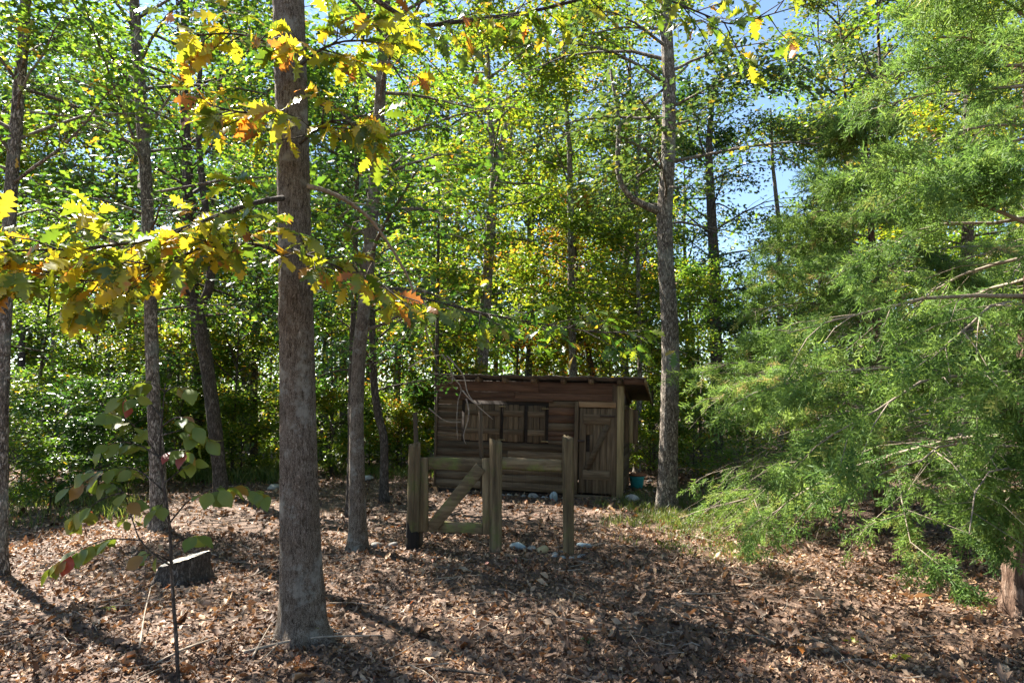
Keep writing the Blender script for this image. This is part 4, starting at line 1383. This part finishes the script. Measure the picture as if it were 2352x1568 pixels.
fill(TALL, 'hardwood_tree', [
    (110, 27, 1, 1.05, 'tall yellow-green hardwood behind the left edge trunk'),
    (235, 27, 0, 1.05, 'green hardwood far back between the left edge trunk and the grey trunk'),
    (390, 28, 1, 1.0, 'bright hardwood between the grey trunk and the forked trunk'),
    (560, 28, 0, 1.1, 'green hardwood deep in the wood left of the big oak'),
    (745, 27, 0, 1.05, 'green hardwood filling the space right of the big oak'),
    (930, 26, 1, 1.0, 'yellow-green hardwood right of the knotty trunk'),
    (1060, 32, 2, 1.05, 'greyish hardwood far behind the left end of the shed'),
    (1225, 27, 0, .95, 'green hardwood far behind the middle of the shed'),
    (1400, 30, 1, 1.0, 'yellowing hardwood in the gap left of the lichen spotted trunk'),
    (1495, 38, 2, 1.0, 'grey-green hardwood far behind the slim pale stem'),
    (1985, 22, 2, 1.0, 'grey-green hardwood above the drooping cedar'),
    (2060, 19, 2, .95, 'tall grey-green hardwood rising over the right cedars'),
    (2380, 17, 1, .95, 'yellow-green hardwood at the top right corner'),
    (-150, 26, 1, 1.0, 'yellowish hardwood far back beyond the left margin'),
    (40, 31, 0, 1.1, 'distant green hardwood behind the left edge trunk, farthest there'),
    (310, 33, 1, 1.1, 'distant yellow-green hardwood left of the forked trunk'),
    (480, 32, 0, 1.15, 'distant green hardwood seen through the fork of the dark trunk'),
    (650, 31, 1, 1.1, 'distant bright hardwood hidden mostly by the big oak'),
    (850, 29, 0, 1.05, 'distant green hardwood behind the knotty trunk'),
    (170, 28, 1, 1.3, 'bright hardwood rising between the left edge trunk and the grey trunk'),
    (-60, 29, 0, 1.2, 'broad green hardwood at the back of the left margin'),
    (455, 28, 0, 1.35, 'tall green hardwood above the fork of the dark trunk'),
    (1010, 28, 0, 1.35, 'tall green hardwood left of the pale forking trunk'),
    (1215, 28, 1, 1.4, 'tall yellow-green hardwood between the pale and the brown trunk'),
    (1440, 27, 0, 1.3, 'tall green hardwood behind the elbow branch'),
    (1590, 33, 2, 1.0, 'distant greyish hardwood just right of the lichen spotted trunk'),
    (1900, 26, 0, 1.15, 'green hardwood bordering the open patch of sky on its right'),
    (30, 30, 1, 1.4, 'very tall yellow-green hardwood behind the top of the left edge trunk'),
    (262, 30, 1, 1.35, 'very tall yellow-green hardwood left of the top of the grey trunk'),
    (590, 29, 1, 1.4, 'very tall yellow-green hardwood left of the top of the big oak'),
    (800, 30, 0, 1.4, 'very tall green hardwood right of the top of the big oak'),
    (985, 27, 1, 1.0, 'bright yellow-green hardwood behind the thin straight sapling'),
    (1140, 36, 0, 1.1, 'distant green hardwood behind the pale forking trunk'),
    (1300, 34, 1, 1.1, 'distant yellow-green hardwood behind the straight brown trunk'),
    (1420, 25, 1, .85, 'golden hardwood behind the elbow branch'),
    (2000, 30, 2, 1.1, 'distant greyish hardwood over the drooping cedar'),
    (2290, 24, 1, 1.0, 'yellow-green hardwood in the upper right, behind the cedar trunk'),
    (2180, 28, 0, 1.05, 'green hardwood far behind the tall straight trunk on the right'),
], 'hardwoods filling the wood', 'tree')
fill(MID, 'understory_tree', [
    (-90, 12, 0, .85, 'leafy green understory tree at the left margin'),
    (90, 14.5, 2, .85, 'mid green understory tree behind the left margin'),
    (215, 17, 1, .95, 'yellow-green understory tree left of the grey trunk'),
    (300, 20, 1, 1.0, 'sunlit pale understory tree behind the grey trunk'),
    (410, 17, 1, .85, 'yellow-green understory tree behind the forked trunk'),
    (540, 15.5, 1, .85, 'bright understory tree just left of the big oak'),
    (620, 20, 0, 1.0, 'green understory tree directly behind the big oak'),
    (760, 16, 1, .85, 'yellow-green understory tree right of the big oak'),
    (920, 18, 1, .95, 'pale green understory tree left of the shed'),
    (1040, 21, 0, 1.0, 'green understory tree over the left end of the shed roof'),
    (1190, 19, 1, .95, 'yellow-green understory tree over the middle of the shed roof'),
    (1400, 21, 1, 1.0, 'yellow and orange understory tree over the shed door'),
    (1500, 17, 1, .75, 'small bright tree between the shed and the lichen spotted trunk'),
    (1610, 19, 0, .85, 'green understory tree right of the lichen spotted trunk'),
    (1730, 23, 2, .85, 'green understory tree below the open patch of sky'),
    (2300, 16, 2, .9, 'green understory tree behind the right cedars'),
], 'understory trees of the wood', 'tree')
fill(BUSH, 'bush', [
    (30, 9.6, 0, .75, 'low green bush beside the left edge trunk'),
    (130, 11, 2, .95, 'dark bush at the left margin of the clearing'),
    (235, 12.5, 0, 1.05, 'green bush left of the grey trunk foot'),
    (60, 13, 1, 1.15, 'pale bush behind the left margin bushes'),
    (310, 14.5, 2, 1.1, 'dark bush behind the grey trunk foot'),
    (420, 15, 0, 1.1, 'green bush left of the forked trunk foot'),
    (560, 15.5, 1, 1.0, 'bright bush right of the forked trunk foot'),
    (650, 17, 0, 1.1, 'green bush behind the big oak'),
    (760, 16.5, 2, 1.1, 'dark bush in the shade right of the big oak'),
    (850, 17.5, 0, 1.0, 'green bush behind the pale stone slab'),
    (925, 17, 1, 1.0, 'pale bush left of the shed wall'),
    (980, 19, 0, 1.2, 'green bush behind the left corner of the shed'),
    (1490, 15.5, 1, .9, 'yellow-green bush behind the teal tub'),
    (1590, 14, 0, .8, 'green bush behind the lichen spotted trunk'),
], 'bushes at the edge of the clearing', 'bush')

# far-off wood: one mass of leaf clumps and stems
rf = np.random.default_rng(55)
m = MB()
NC = 2800
az = rf.uniform(-.95, .95, NC)
dist = rf.uniform(30, 62, NC)
cx_, cy_ = dist * np.sin(az), dist * np.cos(az)
top = (8 + 10 * rf.uniform(0, 1, NC) ** 1.3 + 1.5 * np.sin(az * 17)) * (1 - .5 * np.exp(-((az - .37) / .06) ** 2))
cz_ = np.where(rf.uniform(0, 1, NC) < .3, rf.uniform(.2, 2.2, NC), rf.uniform(0.15, 1, NC) * top)
per = 56
cen = np.repeat(np.stack([cx_, cy_, cz_], -1), per, 0)
off = rf.normal(0, 1, (NC * per, 3)) * np.array([1.1, 1.1, .6])
nn = NC * per
m.leaves(LEAF_V, LEAF_T, cen + off, rf.normal(0, 1, (nn, 3)), rf.normal(0, .6, (nn, 3)) + [0, 0, .6], rf.uniform(.2, .4, nn), np.clip(np.repeat(rf.normal(.5, .2, NC), per) + rf.normal(0, .12, nn), 0, 1))
fw = m.obj('far_woodland', GREEN, kind='stuff')
fw['label'] = 'dense green wood far behind the clearing'
m = MB()
for k in range(90):
    a, d = rf.uniform(-.9, .9), rf.uniform(28, 55)
    x, y = d * math.sin(a), d * math.cos(a)
    h = rf.uniform(7, 12)
    m.tube([[x, y, -.1], [x + rf.normal(0, .2), y, h * .5], [x + rf.normal(0, .4), y, h]], [.13, .10, .04], 6, cap=False)
fs = m.obj('far_stems', BARKD, fw, kind='stuff')

# ------------------------------------------------------------------ undergrowth, grass, litter
rg = np.random.default_rng(91)
m = MB()


def tuft(cx0, cy0, n, r, h, w=.006):
    a = rg.uniform(0, 6.28, n)
    rr0 = np.abs(rg.normal(0, r, n))
    x, y = cx0 + rr0 * np.cos(a), cy0 + rr0 * np.sin(a)
    b = np.stack([x, y, hgt(x, y) - .01], -1)
    hh = h * rg.uniform(.5, 1.3, n)
    le = rg.normal(0, .45, (n, 2)) * hh[:, None]
    s = np.stack([np.cos(a + 1.3), np.sin(a + 1.3), 0 * a], -1) * w
    mid = b + np.stack([le[:, 0] * .35, le[:, 1] * .35, hh * .6], -1)
    tip = b + np.stack([le[:, 0], le[:, 1], hh * .95], -1)
    v = np.stack([b - s, b + s, mid + s * .8, mid - s * .8, tip], 1)
    k = (np.arange(n) * 5)[:, None]
    m.add(v.reshape(-1, 3), quads=k + np.array([[0, 1, 2, 3]]), tris=k + np.array([[3, 2, 4]]), tone=np.repeat(np.clip(rg.normal(.5, .22, n), 0, 1), 5))


for _ in range(110):         # right of the shed, round the lichen spotted trunk
    p = G(rg.normal(1540, 75), rg.uniform(1112, 1215))
    tuft(p[0], p[1], 36, .16, .13, .004)
for _ in range(60):
    p = G(rg.normal(1640, 90), rg.uniform(1180, 1290))
    tuft(p[0], p[1], 45, .14, .10, .004)
for _ in range(120):         # left margin
    p = G(rg.uniform(-40, 300), 1215 - 95 * rg.uniform(0, 1) ** .6)
    tuft(p[0], p[1], 22, .2, .2, .005)
for _ in range(90):
    p = G(rg.uniform(380, 680), rg.uniform(1075, 1110))
    tuft(p[0], p[1], 45, .3, .3, .008)
for _ in range(40):
    p = G(rg.uniform(740, 1000), rg.uniform(1072, 1100))
    tuft(p[0], p[1], 45, .3, .2, .008)
g = m.obj('grass', GRASSM, kind='stuff')
g['label'] = 'thin green woodland grass at the margins of the clearing'

# low leafy undergrowth beyond the clearing
m = MB()
n = 42000
d = np.sqrt(rg.uniform(0, 1, n)) * 16 + 14.5
a = rg.uniform(-.75, .75, n)
x, y = d * np.tan(a) * .9, d
cl = .5 + .5 * np.sin(x * 1.3 + 1.1 * np.sin(y * .9)) * np.sin(y * 1.1 + x * .3)
z = rg.uniform(0, 1, n) ** 1.3 * (.25 + .9 * cl)
keep = ~((x > -2.2) & (x < 3.4) & (y < 16.6))
pos = np.stack([x, y, z + .03], -1)[keep]
n = len(pos)
m.leaves(LEAF_V, LEAF_T, pos, rg.normal(0, 1, (n, 3)) * [1, 1, .4], rg.normal(0, .4, (n, 3)) + [0, 0, 1], rg.uniform(.07, .16, n), np.clip(rg.normal(.5, .22, n), 0, 1))
u = m.obj('undergrowth', GREEN, kind='stuff')
u['label'] = 'low leafy undergrowth covering the ground beyond the clearing'

# leaf litter
m = MB()


def scatter(n, d0, d1, size, lift, wide=1.12, shapes=FAR_DRY):
    d = np.sqrt(rg.uniform(d0 ** 2, d1 ** 2, n))
    a = rg.uniform(-.80, .80, n) * wide
    x, y = d * a, d
    pos = np.stack([x, y, hgt(x, y) + rg.uniform(0.0, lift, n)], -1)
    dr = rg.normal(0, 1, (n, 3)) * np.array([1, 1, .28])
    nr = rg.normal(0, .42, (n, 3)) + [0, 0, 1]
    nr[rg.uniform(0, 1, n) < .3, 2] *= -1
    sz = size * np.exp(rg.normal(0, .35, n))
    patch = .5 + .5 * np.sin(1.9 * x + 1.2 * np.sin(1.3 * y)) * np.sin(2.3 * y + .7)
    tn = np.clip(rg.normal(.47, .20, n) + .24 * (patch - .5) + .10 * np.sin(5.1 * x + 2 * np.sin(3.7 * y)) * np.sin(4.3 * y + x), 0, .88)
    rr = rg.uniform(0, 1, n)
    tn[rr < .025] = rg.uniform(.9, 1.0, (rr < .025).sum())
    sh_ = rg.integers(0, 4, n)
    for k in range(4):
        f = sh_ == k
        m.leaves(shapes[k][0], shapes[k][1], pos[f], dr[f], nr[f], sz[f], tn[f])


scatter(6000, 2.2, 4.8, .040, .030, shapes=DRY_SHAPES)
scatter(25000, 2.2, 5.0, .028, .025)
scatter(600, 2.2, 6.0, .08, .035, shapes=DRY_SHAPES)
scatter(36000, 5.0, 9.0, .038, .03)
scatter(24000, 9.0, 17.0, .056, .03)
lt = m.obj('leaf_litter', LITTER, kind='stuff')
lt['label'] = 'carpet of dry brown fallen leaves covering the clearing'

# twigs lying in the litter
m = MB()
for _ in range(420):
    d = math.sqrt(rg.uniform(2.4 ** 2, 11 ** 2))
    x = d * rg.uniform(-.8, .8)
    a = rg.uniform(0, 6.28)
    ln = rg.uniform(.12, .5)
    s = np.linspace(-.5, .5, 4)
    px, py = x + s * ln * math.cos(a) + rg.normal(0, .012, 4), d + s * ln * math.sin(a) + rg.normal(0, .012, 4)
    m.tube(np.stack([px, py, hgt(px, py) + .03 + rg.uniform(0, .03, 4)], -1), np.linspace(.005, .002, 4) * rg.uniform(.6, 1.3), 4, cap=False)
tg = m.obj('scattered_twigs', TWIG, kind='stuff')
tg['label'] = 'small dry twigs scattered through the leaf litter'


def fallen(label, pts, r, mat=TWIG, forks=()):
    w = np.array([G(x, y) + np.array([0, 0, .035 + z]) for x, y, z in pts])
    root = thing('fallen_branch', w[0], label, 'branch', 'fallen branches on the litter')
    m = MB()
    q, rr0 = smooth_path(w, np.linspace(r, r * .4, len(w)), .06)
    m.tube(q - w[0], rr0, 7)
    m.obj('stick', mat, root, smooth=True)
    for f in forks:
        w2 = np.array([G(x, y) + np.array([0, 0, .035 + z]) for x, y, z in f])
        q, rr0 = smooth_path(w2, np.linspace(r * .6, r * .2, len(w2)), .05)
        m = MB()
        m.tube(q - w[0], rr0, 5)
        m.obj('side_twig', mat, root, smooth=True)


fallen('long thin fallen branch curving right from below the big oak', [(560, 1510, 0), (640, 1492, .01), (700, 1486, .03), (780, 1478, .02), (880, 1470, 0)], .011, forks=([(640, 1492, .01), (600, 1530, 0)],))
fallen('forked twig propped in the leaves left of the big oak foot', [(580, 1520, 0), (605, 1480, .02), (620, 1462, .05)], .008, forks=([(605, 1480, .02), (640, 1484, .04)],))
fallen('pale crooked stick standing up between sapling and left corner', [(320, 1500, 0), (330, 1440, .06), (345, 1390, .12)], .007)
fallen('grey stick lying across the leaves near the sapling stem', [(360, 1535, 0), (420, 1505, .01), (490, 1478, .0)], .010)
fallen('dark stick among leaves at the bottom, right of the oak', [(1000, 1548, 0), (1080, 1560, .01), (1150, 1566, 0)], .012, BARKD)
fallen('thin pale stick lying in front of the drooping cedar', [(1560, 1372, 0), (1650, 1375, .01), (1720, 1362, 0)], .006)
fallen('thin stick lying flat between stump and big oak', [(560, 1336, 0), (600, 1325, .01), (630, 1300, .02)], .006)
fallen('white dry stick near the foot of the middle post', [(1120, 1260, 0), (1080, 1243, .01), (1020, 1250, .0)], .006)
fallen('curved dead branch at the bottom centre', [(1500, 1400, 0), (1540, 1412, .02), (1580, 1438, .0)], .006, forks=([(1540, 1412, .02), (1560, 1400, .03)],))

# seedlings
def seedling(label, x, y, h, n, size, mat=SEEDLEAF, seed=1, name='seedling', tones=(.3, .9)):
    rng = np.random.default_rng(seed)
    b = G(x, y)
    root = thing(name, b, label, 'seedling', 'seedlings in the leaf litter')
    m = MB()
    m.tube([[0, 0, -.02], [.01, 0, h * .6], [.02, .01, h]], [.004, .003, .002], 5)
    m.obj('stem', BARKD, root)
    me = MB()
    me.add(OAK_SHAPES[seed % 6][0], tris=OAK_SHAPES[seed % 6][1], tone=rng.uniform(*tones))
    me = me.mesh('leaf', mat, True)
    for k in range(n):
        a = k * 2.4 + rng.uniform(-.3, .3)
        d = np.array([math.cos(a), math.sin(a), rng.uniform(-.2, .3)])
        o = link('leaf', me, root)
        o.location = np.array([.015, .005, h * (.6 + .4 * k / n)]) + d * size * .2
        o.rotation_euler = leaf_rot(d, np.array([0, -.3, 1]) + rng.normal(0, .3, 3))
        s = size * rng.uniform(.7, 1.2)
        o.scale = (s, s, s)


ORNG = leaf_mat('orange_leaf', [(0.0, (0.30, 0.08, 0.03)), (1.0, (0.5, 0.20, 0.03))], trans=.4)
seedling('yellow-green seedling against the foot of the big oak', 700, 1478, .14, 6, .075, seed=2)
seedling('orange-brown seedling below the fallen branch', 680, 1548, .07, 7, .085, ORNG, seed=3)
seedling('bright green seedling in the litter at the lower right', 2062, 1520, .05, 6, .06, seed=4)
seedling('small green seedling beside a rusty leaf at the lower right', 1950, 1480, .04, 4, .05, seed=5)
seedling('tiny green seedling in the left shadow by the stump', 245, 1405, .05, 5, .05, seed=6)
seedling('low dark seedling in the shade below the right post', 1345, 1480, .05, 5, .05, DARK, seed=7)
seedling('rusty oak sprig standing in the litter on the right', 1830, 1505, .08, 4, .08, ORNG, seed=8)
seedling('small light green seedling behind the stump', 470, 1265, .07, 6, .06, seed=9)
